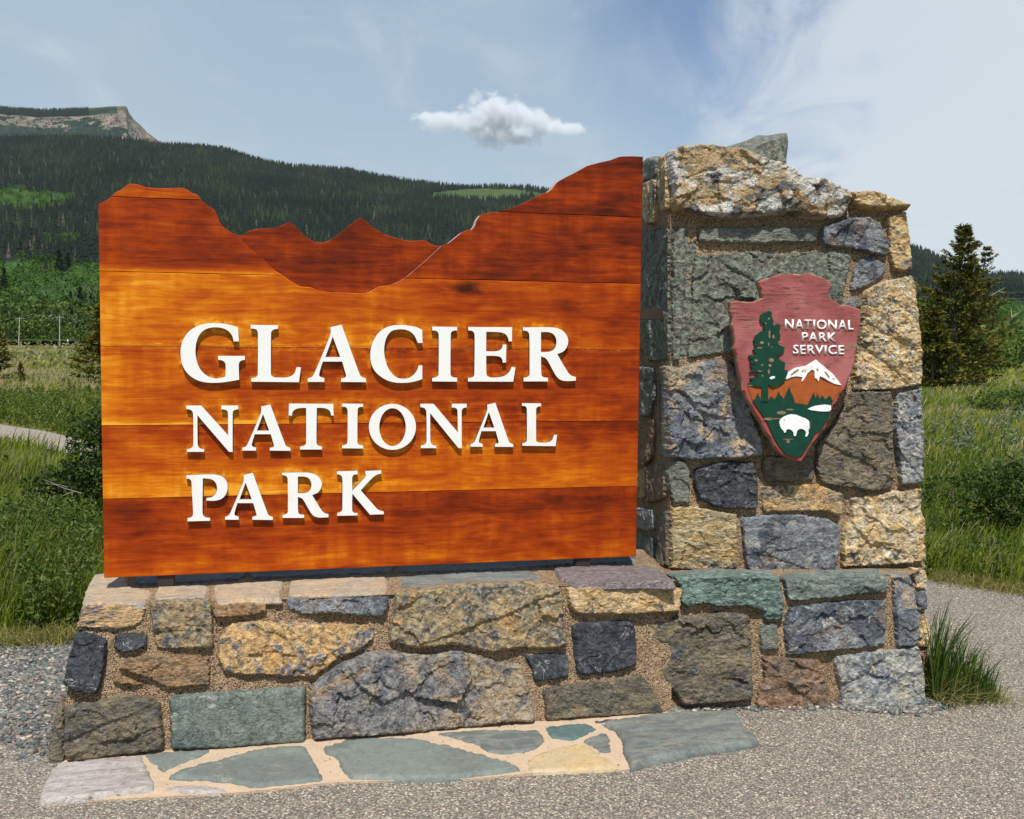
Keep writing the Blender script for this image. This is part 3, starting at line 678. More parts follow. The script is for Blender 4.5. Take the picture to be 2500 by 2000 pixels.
peaks = FB.poly(ZA(1170,658, 1210,660, 1250,625, 1300,612, 1380,603, 1450,605, 1490,585, 1530,572, 1560,552, 1600,580, 1640,625, 1700,680, 1760,708, 1830,710, 1890,680, 1960,630, 2000,590, 2060,545, 2095,525, 2130,540) + ZB(0,562, 40,600, 110,640, 180,668, 260,692, 330,700, 430,693, 480,725, 520,738, 548,737))
seams_px = [((241, 481), (1569, 529)), ((243, 663), (1563, 692)), ((248, 847), (1561, 855)), ((251, 1040), (1558, 1028)), ((253, 1221), (1556, 1186)), ((254, 1412), (1553, 1355))]
BW = FB.uv(1553, 1355)[0]
seams = [tuple(FB.uv(*p)[1] for p in s) for s in seams_px]
seams[-1] = (0.0, 0.0)
seams = [(np.mean(s), np.mean(s)) for s in seams]
def clip(poly, v, keep_above):
    out = []; n = len(poly)
    for i in range(n):
        a, b = poly[i], poly[(i + 1) % n]; ia = (a[1] >= v) == keep_above; ib = (b[1] >= v) == keep_above
        if ia: out.append(a)
        if ia != ib: s = (v - a[1]) / (b[1] - a[1]); out.append((a[0] + s * (b[0] - a[0]), v))
    return out
line = [(0.0, line[0][1])] + line[1:-1] + [(BW, line[-1][1])]
g = .0011
TH = .062
# glyph outlines: 'c' corner, 's' smooth, traced from enlargements of the photograph
def path(spec, ox, oy, k):
    """spec: list of (x, y, smooth?)"""
    n = len(spec); out = []
    for i in range(n):
        x1, y1, s1 = spec[i]; x2, y2, s2 = spec[(i + 1) % n]
        p1, p2 = np.array([x1, y1], float), np.array([x2, y2], float)
        p0 = np.array(spec[i - 1][:2], float) if s1 else p1 - (p2 - p1) * .0
        p3 = np.array(spec[(i + 2) % n][:2], float) if s2 else p2
        if not (s1 or s2): out.append(tuple(p1)); continue
        if not s1: p0 = p1
        m1 = (p2 - p0) / 2 if s1 else (p2 - p1) * .8; m2 = (p3 - p1) / 2 if s2 else (p2 - p1) * .8
        L = np.linalg.norm(p2 - p1)
        m1 = m1 / (np.linalg.norm(m1) + 1e-9) * L; m2 = m2 / (np.linalg.norm(m2) + 1e-9) * L
        for j in range(5):
            s = j / 5; h00 = 2 * s ** 3 - 3 * s * s + 1; h10 = s ** 3 - 2 * s * s + s; h01 = -2 * s ** 3 + 3 * s * s; h11 = s ** 3 - s * s
            out.append(tuple(h00 * p1 + h10 * m1 + h01 * p2 + h11 * m2))
    return [(ox + x / k, oy + y / k) for x, y in out]
def G_(s):                       # "x,y" corner   "x,y*" smooth
    r = []
    for w in s.split():
        sm = w.endswith('*'); x, y = w.rstrip('*').split(','); r.append((float(x), float(y), sm))
    return r
KA = 3.194
gl = {}
def glyph(ch, region, outer, hole=None):
    ox, oy = (400, 760) if region == 'A' else (900, 760)
    gl[ch] = [path(G_(outer), ox, oy, KA)] + ([path(G_(hole), ox, oy, KA)] if hole else [])
glyph('G', 'A', '578,127 520,108* 460,97* 400,93* 330,97* 260,118* 205,152* 165,200* 140,260* 133,325* 142,400* 165,455* 205,500* 260,535* 320,552* 390,557* 460,553* 530,543* 588,533 585,440* 588,400* 605,384* 632,378 632,348 422,348 425,378 460,385* 479,405* 483,440* 480,508 440,521* 400,523* 350,508* 300,470* 265,410* 250,340* 250,280* 262,220* 290,170* 330,140* 380,127* 430,127* 480,140* 515,165* 535,195* 545,235 586,235')
glyph('L', 'A', '677,107 890,110 890,137 858,143* 838,160* 835,190* 835,480* 840,502* 860,513* 900,516* 960,514* 1010,490* 1036,434 1068,437 1052,552 682,548 682,522 710,516* 728,503* 733,480* 733,175* 727,150* 710,138* 678,135')
glyph('A', 'A', '1297,125 1383,105 1520,480* 1535,508* 1572,523 1574,552 1378,550 1380,522 1408,517* 1418,505* 1415,488* 1388,392 1237,392 1213,472* 1212,505* 1250,522 1248,550 1120,550 1120,523 1148,513* 1168,490* 1290,200* 1299,160*', '1315,197 1257,357 1373,357')
glyph('C', 'B', '412,145 360,122* 300,112* 240,108* 170,115* 110,140* 60,185* 25,250* 10,320* 15,400* 45,465* 100,515* 160,545* 230,557* 300,555* 360,545* 413,528 413,422 385,422 372,460* 345,495* 305,520* 260,525* 215,515* 170,475* 135,410* 118,330* 120,260* 140,195* 175,155* 225,142* 275,143* 320,160* 355,195* 378,247 415,247')
glyph('I', 'B', '490,120 684,123 684,150 655,153* 638,165* 634,190* 632,480* 637,503* 655,514* 684,518 684,548 490,546 490,520 515,514* 535,502* 540,480* 541,190* 535,165* 520,153* 490,150')
glyph('E', 'B', '770,123 1110,125 1110,235 1085,235 1078,205* 1060,180* 1030,167* 990,162* 910,160 909,312 985,312* 1018,302* 1034,283* 1037,260 1066,260 1063,400 1038,400 1034,374* 1018,356* 985,348* 909,347 911,480* 917,502* 940,514* 990,515* 1045,505* 1085,478* 1108,433 1137,437 1120,548 768,547 768,520 800,514* 815,502* 818,480* 820,190* 813,165* 797,153* 770,150')
glyph('R', 'B', '1194,127 1400,125* 1460,133* 1515,162* 1545,215* 1543,260* 1515,308* 1462,335 1545,475* 1570,500* 1606,512 1606,540 1540,543* 1490,535* 1455,505* 1420,445* 1395,398* 1370,365* 1335,352 1337,480* 1343,504* 1360,514* 1390,518 1390,546 1200,546 1200,518 1225,513* 1243,501* 1247,480* 1245,190* 1238,165* 1222,154* 1195,150', '1335,163 1335,318 1400,315* 1435,298* 1453,260* 1453,215* 1430,178* 1390,163*')
glyph('N', 'A', '177,733 293,733 503,965 501,800* 497,777* 480,766* 450,762 450,733 580,733 580,762 555,767* 540,780* 537,800* 537,1095 508,1092 263,808 265,1020* 270,1050* 285,1066* 316,1073 316,1093 182,1093 182,1073 210,1066* 228,1050* 232,1020* 230,800* 222,776* 205,765* 178,760')
glyph('T', 'A', '975,718 1318,720 1322,812 1302,810 1294,780* 1272,760* 1235,752* 1190,752 1188,1010* 1193,1035* 1208,1047* 1232,1052 1230,1075 1060,1075 1060,1053 1085,1047* 1103,1035* 1108,1010* 1108,752 1070,752* 1030,760* 1005,780* 997,812 972,810')
def ell(cx, cy, a, b, n=36, rot=0.0):
    return [(cx + a * math.cos(2 * math.pi * i / n) * math.cos(rot) - b * math.sin(2 * math.pi * i / n) * math.sin(rot), cy + a * math.cos(2 * math.pi * i / n) * math.sin(rot) + b * math.sin(2 * math.pi * i / n) * math.cos(rot)) for i in range(n)]
gl['O'] = [ell(900 + 181 / KA, 760 + 899 / KA, 183 / KA, 179 / KA), ell(900 + 182 / KA, 760 + 901 / KA, 103 / KA, 147 / KA)]
glyph('P', 'A', '177,1275 350,1268* 420,1272* 475,1300* 497,1350* 490,1410* 455,1455* 400,1472* 332,1472 335,1452 380,1443* 410,1410* 416,1370* 403,1330* 370,1305* 305,1298 303,1560* 308,1585* 325,1600* 362,1607 362,1628 186,1633 186,1608 212,1602* 227,1588* 230,1562* 218,1340* 215,1317* 202,1304* 178,1300')
glyph('K', 'A', '1347,1245 1507,1240 1507,1268 1480,1271* 1468,1284* 1465,1310* 1467,1395 1560,1296* 1572,1275* 1568,1266 1568,1242 1692,1237 1692,1262 1655,1272* 1620,1298* 1532,1392 1640,1515* 1672,1545* 1711,1557 1711,1578 1604,1581 1467,1418 1465,1535* 1470,1558* 1483,1567* 1507,1568 1507,1587 1350,1590 1350,1567 1373,1561* 1387,1548* 1390,1520* 1390,1310* 1385,1285* 1370,1271* 1347,1268')
def bbox(ch): a = np.array(gl[ch][0]); return a[:, 0].min(), a[:, 0].max(), a[:, 1].min(), a[:, 1].max()
def place(ch, reg=None, x0=0, x1=0, y0=0, y1=0):
    if reg is None: return gl[ch]
    ox = 400 if reg == 'A' else 900
    X0, X1, Y0, Y1 = ox + x0 / KA, ox + x1 / KA, 760 + y0 / KA, 760 + y1 / KA
    a, b, c_, d = bbox(ch)
    return [[(X0 + (x - a) / (b - a) * (X1 - X0), Y0 + (y - c_) / (d - c_) * (Y1 - Y0)) for x, y in lp] for lp in gl[ch]]
letters = [place(c_) for c_ in 'GLACIER'] + [place('N'), place('A', 'A', 612, 987, 725, 1085), place('T'), place('I', 'A', 1387, 1550, 718, 1067), place('O'),
    place('N', 'B', 397, 758, 720, 1066), place('A', 'B', 787, 1121, 712, 1055), place('L', 'B', 1187, 1460, 715, 1049),
    place('P'), place('A', 'A', 478, 850, 1256, 1622), place('R', 'A', 920, 1281, 1253, 1606), place('K')]
LUV = [[FB.poly(lp) for lp in L] for L in letters]
allpts = np.array([p for L in LUV for lp in L for p in lp])
def halo(P):
    out = np.zeros(len(P))
    for i in range(0, len(P), 400):
        q = P[i:i + 400]; d = np.sqrt(((q[:, None, :] - allpts[None]) ** 2).sum(2)).min(1)
        out[i:i + 400] = np.exp(-d / 0.014)
    return out

# wood: stain colours, long grain, brushed blotches, paler worn rims round the letters
def wood_mat(name, bias, lr, seed, knot=None, knot_r=(0.11, 0.045), edge_l=0.0, base=None, vg=0.0, strip=None):
    m, t = new_mat(name)
    v = t.n('ShaderNodeTexCoord').outputs['Object']; v = t.vmath('ADD', v, (seed * 3.1, seed * 1.7, seed))
    gr = t.scale(v, (1.0, 26.0, 1.0)); warp = t.noise(t.scale(v, (1.2, 4, 1)), 2.0, 3, 0.5)
    gv = t.vmath('ADD', gr, t.n('ShaderNodeCombineXYZ', None, X=0.0, Y=t.math('MULTIPLY', warp, 3.0), Z=0.0).outputs[0])
    g1 = t.noise(gv, 2.6, 7, 0.68, 0.3); g2 = t.noise(t.scale(v, (3.0, 160.0, 1.0)), 2.2, 4, 0.6)
    rings = t.n('ShaderNodeTexWave', dict(wave_type='BANDS', bands_direction='Y', wave_profile='SIN'), Vector=t.scale(v, (0.35, 1, 1)), Scale=9.0, Distortion=9.0, Detail=3.0, **{'Detail_Scale': 1.1}).outputs[1]
    b1 = t.noise(t.scale(v, (1.3, 3.0, 1)), 2.0, 5, 0.55, 0.5); b2 = t.noise(t.scale(v, (4, 9, 1)), 2.0, 6, 0.60, 0.4)
    vert = t.noise(t.scale(v, (24, 1.6, 1)), 1.0, 3, 0.5)
    x = t.math('ADD', t.math('MULTIPLY', b1, 0.85), t.math('MULTIPLY', g1, 0.50))
    x = t.math('ADD', x, t.math('MULTIPLY', b2, 0.45)); x = t.math('ADD', x, t.math('MULTIPLY', rings, 0.05))
    x = t.math('ADD', x, t.math('MULTIPLY', t.math('MULTIPLY', t.math('SUBTRACT', vert, .5), t.step(b1, .4, .6)), 0.34)); x = t.math('ADD', x, t.math('MULTIPLY', g2, 0.42))
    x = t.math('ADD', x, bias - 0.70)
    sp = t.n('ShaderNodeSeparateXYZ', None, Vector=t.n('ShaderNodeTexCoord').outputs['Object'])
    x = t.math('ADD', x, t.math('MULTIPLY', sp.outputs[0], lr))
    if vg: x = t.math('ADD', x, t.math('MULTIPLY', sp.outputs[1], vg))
    if edge_l: x = t.math('ADD', x, t.math('MULTIPLY', t.step(t.math('MULTIPLY', sp.outputs[0], -1.0), 0.98, 1.15), edge_l))
    if strip:
        sx_ = t.math('ADD', sp.outputs[0], t.math('MULTIPLY', b1, .5)); k_ = t.math('MULTIPLY', t.step(t.math('MULTIPLY', t.math('ADD', sp.outputs[1], t.math('MULTIPLY', g1, .02)), -1.0), -strip[0] - strip[1], -strip[0]), t.step(t.math('MULTIPLY', sx_, -1.0), -strip[2], -strip[2] + .5))
        x = t.math('ADD', x, t.math('MULTIPLY', k_, .55))
    at = t.n('ShaderNodeAttribute', dict(attribute_name='halo')).outputs['Fac']
    hn = t.noise(t.scale(v, (1, 1, 1)), 17.0, 5, 0.65, 1.0)
    hl = t.math('MULTIPLY', at, t.step(hn, 0.36, 0.62))
    x = t.math('ADD', x, t.math('MULTIPLY', hl, 0.5))
    r = t.n('ShaderNodeValToRGB', None, Fac=x); cr = r.color_ramp
    cr.elements[0].position = 0.0; cr.elements[0].color = (0.045, 0.007, 0.002, 1)
    cr.elements[1].position = 1.0; cr.elements[1].color = (0.80, 0.36, 0.03, 1)
    for p_, c_ in ((0.22, (0.17, 0.018, 0.001)), (0.42, (0.32, 0.040, 0.001)), (0.62, (0.46, 0.090, 0.0015)), (0.80, (0.62, 0.180, 0.003))):
        e = cr.elements.new(p_); e.color = (*c_, 1)
    c = r.outputs[0]
    if knot:
        dd = t.vmath('SUBTRACT', t.n('ShaderNodeTexCoord').outputs['Object'], (knot[0], knot[1], 0))
        dd = t.vmath('DIVIDE', dd, (knot_r[0], knot_r[1], 1.0)); ln = t.vmath('LENGTH', dd, out=1)
        ln = t.math('ADD', ln, t.math('MULTIPLY', t.math('SUBTRACT', b2, 0.5), 1.6))
        c = t.mix(t.math('MULTIPLY', t.math('SUBTRACT', 1.0, t.step(ln, 0.15, 1.1)), 0.92), c, (0.035, 0.006, 0.002))
    # thin scratches and pale scuffs
    sc = t.noise(t.scale(v, (2, 14, 1)), 9.0, 6, 0.75, 0.6)
    c = t.mix(t.math('MULTIPLY', t.step(sc, 0.69, 0.78), 0.55), c, (0.75, 0.42, 0.14))
    finish(t, c, 0.5, g2, 0.12, 0.002, 0.16); return m

M['edge'] = simple_mat('silvered board edge', (0.40, 0.33, 0.28), .7, .35, 50, .001)
def board(poly, mat, name='plank', ch=.0022):
    o = prism(name, FB, poly, -TH, 0, [mat, M['edge']], sign, chamfer=ch, halo=halo, sp=.02); n = len(poly)
    q = o.data.polygons; W_ = q[0].vertices
    for p_ in list(q)[:n]:
        z_ = [o.data.vertices[i].co for i in p_.vertices]
        if abs(z_[0].y - z_[1].y) > 1e-5 and abs(z_[0].x - z_[1].x) > 1e-5: p_.material_index = 1
    return o
# plank polygons from the bottom up
v4, v3, v2, v1, v0 = seams[4][0], seams[3][0], seams[2][0], seams[1][0], seams[0][0]
def rect(a, b): return [(0, a + g), (BW, a + g), (BW, b - g), (0, b - g)]
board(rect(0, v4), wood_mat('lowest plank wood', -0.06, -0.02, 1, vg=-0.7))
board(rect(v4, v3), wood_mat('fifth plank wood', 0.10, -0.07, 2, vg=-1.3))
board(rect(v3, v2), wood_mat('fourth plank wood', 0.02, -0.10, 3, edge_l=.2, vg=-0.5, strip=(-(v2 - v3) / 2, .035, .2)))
full = [(0, v2)] + line + [(BW, v2)]
low = clip(full, v1 - g, False); low = [(x, max(y, v2 + g)) for x, y in low]
kx, ky = FB.uv(1133, 704)
cm = np.mean(np.asarray(low), 0)
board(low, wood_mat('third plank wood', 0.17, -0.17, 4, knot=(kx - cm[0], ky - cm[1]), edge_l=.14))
def split_lr(poly, vlo, vhi):
    """the part of the outline between two seams falls into a left and a right piece"""
    q = clip(poly, vlo + g, True)
    if vhi is not None: q = clip(q, vhi - g, False)
    mid = BW * 0.46
    L_ = [p for p in q if p[0] < mid]; R_ = [p for p in q if p[0] >= mid]
    return L_, R_
L1, R1 = split_lr(full, v1, v0); L0, R0 = split_lr(full, v0, None)
cl = np.mean(np.asarray(L1), 0)
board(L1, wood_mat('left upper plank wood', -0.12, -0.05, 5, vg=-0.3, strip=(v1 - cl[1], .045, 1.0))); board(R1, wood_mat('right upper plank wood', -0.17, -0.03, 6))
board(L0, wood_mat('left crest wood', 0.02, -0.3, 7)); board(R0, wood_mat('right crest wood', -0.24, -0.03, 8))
pk_poly = peaks + [tuple(p) for p in FB.poly(valley)][::-1]
mp = prism('mountain_panel', FB, pk_poly, -TH, -.022, wood_mat('mountain panel wood', -0.20, 0.0, 9), sign, chamfer=.003)
mp['label'] = 'recessed twin-peaked panel set into the valley of the sign'
# raised letters
def white_mat(name, col=(0.80, 0.80, 0.78)):
    m, t = new_mat(name); v = obj_vec(t)
    n1 = t.noise(t.scale(v, (4, 1.2, 1)), 7.0, 5, 0.6, 0.6); n2 = t.noise(v, 60.0, 4, 0.6)
    c = t.mix(t.math('MULTIPLY', t.step(n1, 0.56, 0.74), 0.45), col, (0.74, 0.62, 0.42))
    c = t.mix(t.math('MULTIPLY', t.step(n2, 0.66, 0.72), 0.25), c, (0.55, 0.48, 0.38))
    finish(t, c, 0.5, n2, 0.15, 0.001, 0.4); return m
M['white'] = white_mat('white letter paint')
side, ts = new_mat('shade-darkened letter edge wood')  # edge wood coloured darker to stand for the unlit sides of the letters
finish(ts, ts.mix(ts.noise(obj_vec(ts), 40.0, 4), (0.09, 0.055, 0.03), (0.19, 0.13, 0.08)), 0.8)
def letter(name, frame, loops, n0, n1, mats, parent, ch=.0008):
    outer = np.array(loops[0]); c = outer.mean(0); bm = bmesh.new()
    rnd = random.Random(3); n_o = []
    pts = []; edges = []
    for lp in loops:
        s = len(pts); q = [np.array(p) - c for p in lp]
        q = [p for i, p in enumerate(q) if np.linalg.norm(p - q[i - 1]) > 1e-5]
        pts += [Vector(p) for p in q]; edges += [(s + i, s + (i + 1) % len(q)) for i in range(len(q))]
    mode = 2 if len(loops) > 1 else 1
    r = delaunay_2d_cdt(pts, edges, [], mode, 1e-7)
    V2 = r[0]; Fc = [tuple(f) for f in r[2]]
    if len(loops) > 1:
        hole = [np.array(p) - c for p in loops[1]]; o_ = [np.array(p) - c for p in loops[0]]
        cent = np.array([np.mean([V2[i][:] for i in f], 0) for f in Fc])
        keep = inside(cent, o_) & ~inside(cent, hole); Fc = [f for f, k in zip(Fc, keep) if k]
    n = len(V2)
    V = [(p[0], p[1], n1) for p in V2] + [(p[0], p[1], n0) for p in V2]
    cnt = set((f[i], f[(i + 1) % len(f)]) for f in Fc for i in range(len(f)))
    faces = list(Fc) + [tuple(i + n for i in f[::-1]) for f in Fc]; k0 = len(faces)
    for a, b in cnt:
        if (b, a) not in cnt: faces.append((b, a, a + n, b + n))
    me = mesh_from(name, V, faces)
    o = link(name, me, mats, parent, frame.mat(c[0], c[1], 0))
    if len(mats) > 1:
        mi = [0] * k0 + [1] * (len(faces) - k0); me.polygons.foreach_set('material_index', mi)
    return o
for L in LUV: letter('letter', FB, L, 0.0002, 0.0185, [M['white'], side], sign)
# dark steel posts under the sign and the bracket towards the pillar
M['steel'] = simple_mat('dark brown steel', (0.035, 0.022, 0.018), 0.55, 0.2, 30)
for x in (404, 1425):
    u, _ = FB.uv(x, 1405); w = .066
    link('post', box_me('post', w, .05, .054 + .03, .002), M['steel'], sign, Matrix.Translation(Vector(FB.pt(u, -.054, -.035))) @ Matrix.Rotation(math.radians(ANG_L), 4, 'Z'))
u, v = FB.uv(1560, 764)
link('bracket', box_me('bracket', .20, .03, .055, .002), M['steel'], sign, Matrix.Translation(Vector(FB.pt(u + .06, v - .03, -.07))) @ Matrix.Rotation(math.radians(ANG_L), 4, 'Z'))

# ================================================================== ARROWHEAD EMBLEM
FA = Frame(FP.O + NR * 0.124, UR, FP.V)
KC = 3.317
def ZC(*p): return FA.poly(Z(1750, 640, KC, *p))
emb = empty('arrowhead_sign', tuple(FA.pt(*ZC(650, 1600)[0])), 'weathered red arrowhead emblem with tree, snowy peak and white bison on the stone pillar', 'emblem')
def red_wood():
    m, t = new_mat('weathered red paint'); v = t.n('ShaderNodeTexCoord').outputs['Object']
    n = t.noise(v, 6.0, 4); g1 = t.noise(t.scale(v, (4, 60, 1)), 3.0, 6, 0.7, 0.4); g2 = t.noise(t.scale(v, (1.6, 34, 1)), 3.4, 5, 0.7)
    c = t.mix(t.step(n, 0.4, 0.65), (0.28, 0.07, 0.068), (0.38, 0.125, 0.118))
    sz = t.n('ShaderNodeSeparateXYZ', None, Vector=v).outputs[1]
    c = t.mix(t.step(t.math('MULTIPLY', sz, -1.0), 0.10, 0.16), c, (0.33, 0.07, 0.055))
    cr = t.step(g1, 0.55, 0.61); cr2 = t.step(g2, 0.57, 0.62)
    mask = t.step(t.math('ADD', t.noise(v, 9.0, 3), t.math('MULTIPLY', sz, 0.55)), 0.50, 0.72)
    cr = t.math('MULTIPLY', t.math('MAXIMUM', cr, cr2), t.math('ADD', 0.25, mask), clamp=True)
    c = t.mix(cr, c, (0.075, 0.045, 0.030))
    finish(t, c, 0.7, t.math('SUBTRACT', 1.0, cr), 0.5, 0.002, 0.3); return m
M['red'] = red_wood()
M['rawwood'] = simple_mat('bare weathered wood', (0.24, 0.15, 0.09), 0.85, 0.5, 40, 0.002)
arrow = ZC(335,160, 380,140, 420,125, 520,98, 620,93, 680,97, 720,92, 760,86, 800,108, 870,128, 910,150, 945,190, 915,225, 908,260, 925,295, 975,325, 1000,347, 1050,350, 1100,358, 1170,385, 1165,480, 1158,540, 1145,600, 1140,650, 1135,700, 1120,745, 1122,800, 1105,850, 1095,900, 1070,940, 1060,975, 1038,1030, 1000,1070, 985,1110, 975,1135, 945,1165, 930,1195, 915,1270, 895,1310, 880,1350, 850,1375, 830,1400, 810,1440, 770,1480, 740,1530, 720,1570, 690,1615, 670,1618, 620,1603, 560,1580, 520,1555, 500,1540, 465,1490, 440,1430, 410,1400, 390,1370, 360,1300, 310,1225, 280,1165, 240,1110, 225,1055, 205,1040, 200,960, 180,900, 165,800, 160,750, 138,700, 150,650, 140,600, 135,560, 118,510, 128,455, 108,400, 112,355, 110,325, 160,310, 200,318, 250,322, 300,322, 335,305, 370,290, 360,250, 362,220, 345,200)
sh = prism('shield', FA, arrow, -.042, 0, [M['red'], M['rawwood']], emb, chamfer=.006)
me = sh.data; n_ = len(arrow)
for i, p_ in enumerate(me.polygons):
    if i < 2 * n_ and (i < n_ or i % 3 == 0): p_.material_index = 1
def paint(name, col, rough=.6): return simple_mat(name, col, rough, 0.22, 30, 0.001, 0.12)
M['pgreen'] = paint('dark green paint', (0.008, 0.048, 0.030)); M['prust'] = paint('rust brown paint', (0.34, 0.085, 0.022)); M['pwhite'] = paint('white paint', (0.80, 0.80, 0.78))
def relief(name, pts, mat, n1, n0=0.0, ch=.0006):
    return prism(name, FA, pts, n0 + .0002, n1, mat, emb, chamfer=ch)
relief('hills_relief', ZC(250,1006, 300,1012, 360,1012, 430,1002, 500,1010, 550,967, 620,942, 700,932, 740,900, 775,882, 800,922, 860,962, 940,992, 1005,1002, 1000,1040, 965,1082, 945,1122, 800,1172, 640,1165, 400,1140, 290,1127, 262,1050), M['prust'], .0035)
relief('forest_relief', ZC(287,1125, 300,1108, 308,1112, 320,1080, 330,1058, 338,1085, 345,1095, 352,1115, 412,1120, 425,1100, 440,1085, 460,1110, 475,1098, 500,1045, 512,1080, 525,1085, 535,1110, 548,1090, 560,1060, 585,1010, 600,1060, 615,1085, 630,1140, 700,1150, 728,1160, 750,1120, 780,1056, 792,1090, 800,1102, 812,1068, 830,1107, 850,1078, 875,1112, 890,1098, 912,1080, 935,1122, 925,1160, 915,1200, 905,1255, 870,1310, 850,1350, 790,1390, 765,1440, 720,1510, 690,1562, 650,1582, 600,1572, 560,1560, 500,1490, 465,1430, 430,1355, 400,1290, 350,1215, 310,1160), M['pgreen'], .0065)
relief('snow_peak_relief', ZC(553,948, 575,895, 610,870, 640,855, 720,840, 760,815, 800,791, 830,820, 860,840, 890,870, 930,900, 970,950, 1006,998, 950,988, 900,962, 860,937, 830,925, 820,968, 805,945, 790,940, 785,880, 765,872, 730,902, 715,930, 695,962, 680,968, 690,932, 640,926, 600,932, 575,945), M['pwhite'], .0075)
for rk in (ZC(590,915, 620,885, 662,862, 655,880, 620,905, 600,918), ZC(680,882, 708,868, 690,892), ZC(700,890, 722,868, 712,892), ZC(800,870, 808,858, 822,870, 812,886), ZC(862,885, 880,890, 905,925, 908,945, 885,920), ZC(930,942, 942,940, 945,955)):
    relief('rock_patch', rk, M['rawwood'], .0083, .0076, ch=.0002)
tree_p = ZC(352,430, 372,412, 390,408, 410,396, 425,398, 441,410, 438,440, 455,478, 445,500, 462,525, 480,500, 511,508, 505,540, 495,560, 512,600, 490,625, 485,648, 500,672, 545,690, 540,722, 510,740, 495,765, 470,762, 498,785, 520,800, 550,820, 545,850, 540,872, 572,880, 560,910, 556,925, 545,965, 500,1000, 450,1020, 425,1005, 411,992, 411,1130, 355,1130, 358,1010, 310,1008, 248,985, 285,965, 262,940, 300,935, 330,925, 305,912, 345,900, 365,890, 330,885, 258,893, 285,868, 262,835, 320,830, 268,820, 262,800, 285,790, 250,768, 262,752, 300,757, 315,740, 285,712, 305,700, 350,692, 330,688, 296,678, 300,655, 290,640, 308,595, 330,580, 352,560, 385,558, 370,530, 385,505, 352,490, 342,470)
relief('tree_relief', tree_p, M['pgreen'], .0105)
for cx, cy, a, b in ((358, 653, 16, 10), (340, 695, 24, 5), (420, 585, 8, 35), (452, 605, 8, 16), (313, 797, 14, 9), (435, 795, 22, 16), (362, 835, 10, 7), (425, 838, 14, 12), (415, 885, 9, 20), (390, 497, 5, 8), (415, 460, 7, 9), (364, 921, 8, 7), (345, 884, 20, 5), (440, 688, 7, 5), (415, 665, 5, 16)):
    relief('bare_patch', ZC(*[c_ for p_ in ell(cx, cy, a, b, 10) for c_ in p_]), M['rawwood'], .0112, .0106, ch=.0002)
relief('snow_patch', ZC(422,935, 440,925, 465,924, 462,940, 440,948, 424,946), M['pwhite'], .0115, .0106, ch=.0002)
relief('snow_patch', ZC(247,1000, 275,985, 300,982, 315,1000, 280,1003), M['pwhite'], .0045, .0, ch=.0002)
relief('lake_relief', ZC(730,1190, 760,1175, 790,1165, 830,1158, 870,1154, 918,1160, 920,1195, 900,1210, 860,1210, 820,1208, 760,1200), M['pwhite'], .0095, .0066)
relief('bison_relief', ZC(500,1300, 505,1282, 515,1268, 540,1250, 570,1238, 600,1232, 640,1237, 675,1252, 710,1265, 735,1280, 746,1300, 745,1345, 735,1358, 738,1385, 725,1412, 711,1412, 716,1385, 712,1368, 690,1352, 665,1350, 645,1365, 634,1408, 618,1408, 614,1378, 600,1362, 578,1352, 560,1355, 552,1380, 540,1382, 532,1362, 518,1352, 508,1330), M['pwhite'], .0105, .0066)
relief('bison_tail', ZC(741,1300, 748,1300, 750,1340, 742,1362, 738,1355, 744,1338), M['rawwood'], .0112, .0106, ch=.0001)
relief('bison_eye', ZC(*[c_ for p_ in ell(540, 1278, 5, 4, 8) for c_ in p_]), M['pgreen'], .0112, .0106, ch=.0001)
for cx, cy, a, b in ((518, 1220, 38, 15), (588, 1194, 30, 7), (573, 1450, 14, 18), (575, 1434, 48, 3), (420, 1270, 45, 10), (460, 1268, 60, 5)):
    relief('bare_patch', ZC(*[c_ for p_ in ell(cx, cy, a, b, 10) for c_ in p_]), M['rawwood'], .0073, .0066, ch=.0002)
relief('bare_patch', ZC(1030,715, 1060,690, 1085,665, 1120,655, 1140,665, 1135,690, 1090,695, 1060,715), M['rawwood'], .0008, ch=.0002)
# lettering
def word(txt, x0, x1, y0, y1):
    fc = bpy.data.curves.new('text', 'FONT'); fc.body = txt; fc.extrude = 0; fc.offset = 0.016; fc.resolution_u = 3; fc.space_character = 1.08
    to = bpy.data.objects.new('text', fc); COL.objects.link(to)
    bpy.context.view_layer.update(); dg = bpy.context.evaluated_depsgraph_get()
    me = bpy.data.meshes.new_from_object(to.evaluated_get(dg)); bpy.data.objects.remove(to); bpy.data.curves.remove(fc)
    bm = bmesh.new(); bm.from_mesh(me); bpy.data.meshes.remove(me)
    bmesh.ops.remove_doubles(bm, verts=bm.verts, dist=1e-4)
    r = bmesh.ops.extrude_face_region(bm, geom=bm.faces[:])
    tops = [g_ for g_ in r['geom'] if isinstance(g_, bmesh.types.BMVert)]
    for v_ in tops: v_.co.z += 1
    xs = [v_.co.x for v_ in bm.verts]; ys = [v_.co.y for v_ in bm.verts]
    (u0, w0), (u1, w1) = ZC(x0, y1, x1, y0)
    w0 = w1 - (y1 - y0) / KC * (4.74 / F) * 1.0 if False else w0
    for v_ in bm.verts:
        v_.co.x = (v_.co.x - min(xs)) / (max(xs) - min(xs)) * (u1 - u0) - (u1 - u0) / 2
        v_.co.y = (v_.co.y - min(ys)) / (max(ys) - min(ys)) * (w1 - w0) - (w1 - w0) / 2
        v_.co.z = .0045 if v_.co.z > .5 else .0002
    bmesh.ops.recalc_face_normals(bm, faces=bm.faces[:])
    me = bpy.data.meshes.new('lettering'); bm.to_mesh(me); bm.free()
    o = link('lettering', me, M['pwhite'], emb, FA.mat((u0 + u1) / 2, (w0 + w1) / 2, 0)); return o
word('NATIONAL', 550, 1107, 470, 544); word('PARK', 687, 965, 572, 643); word('SERVICE', 615, 1030, 674, 746)
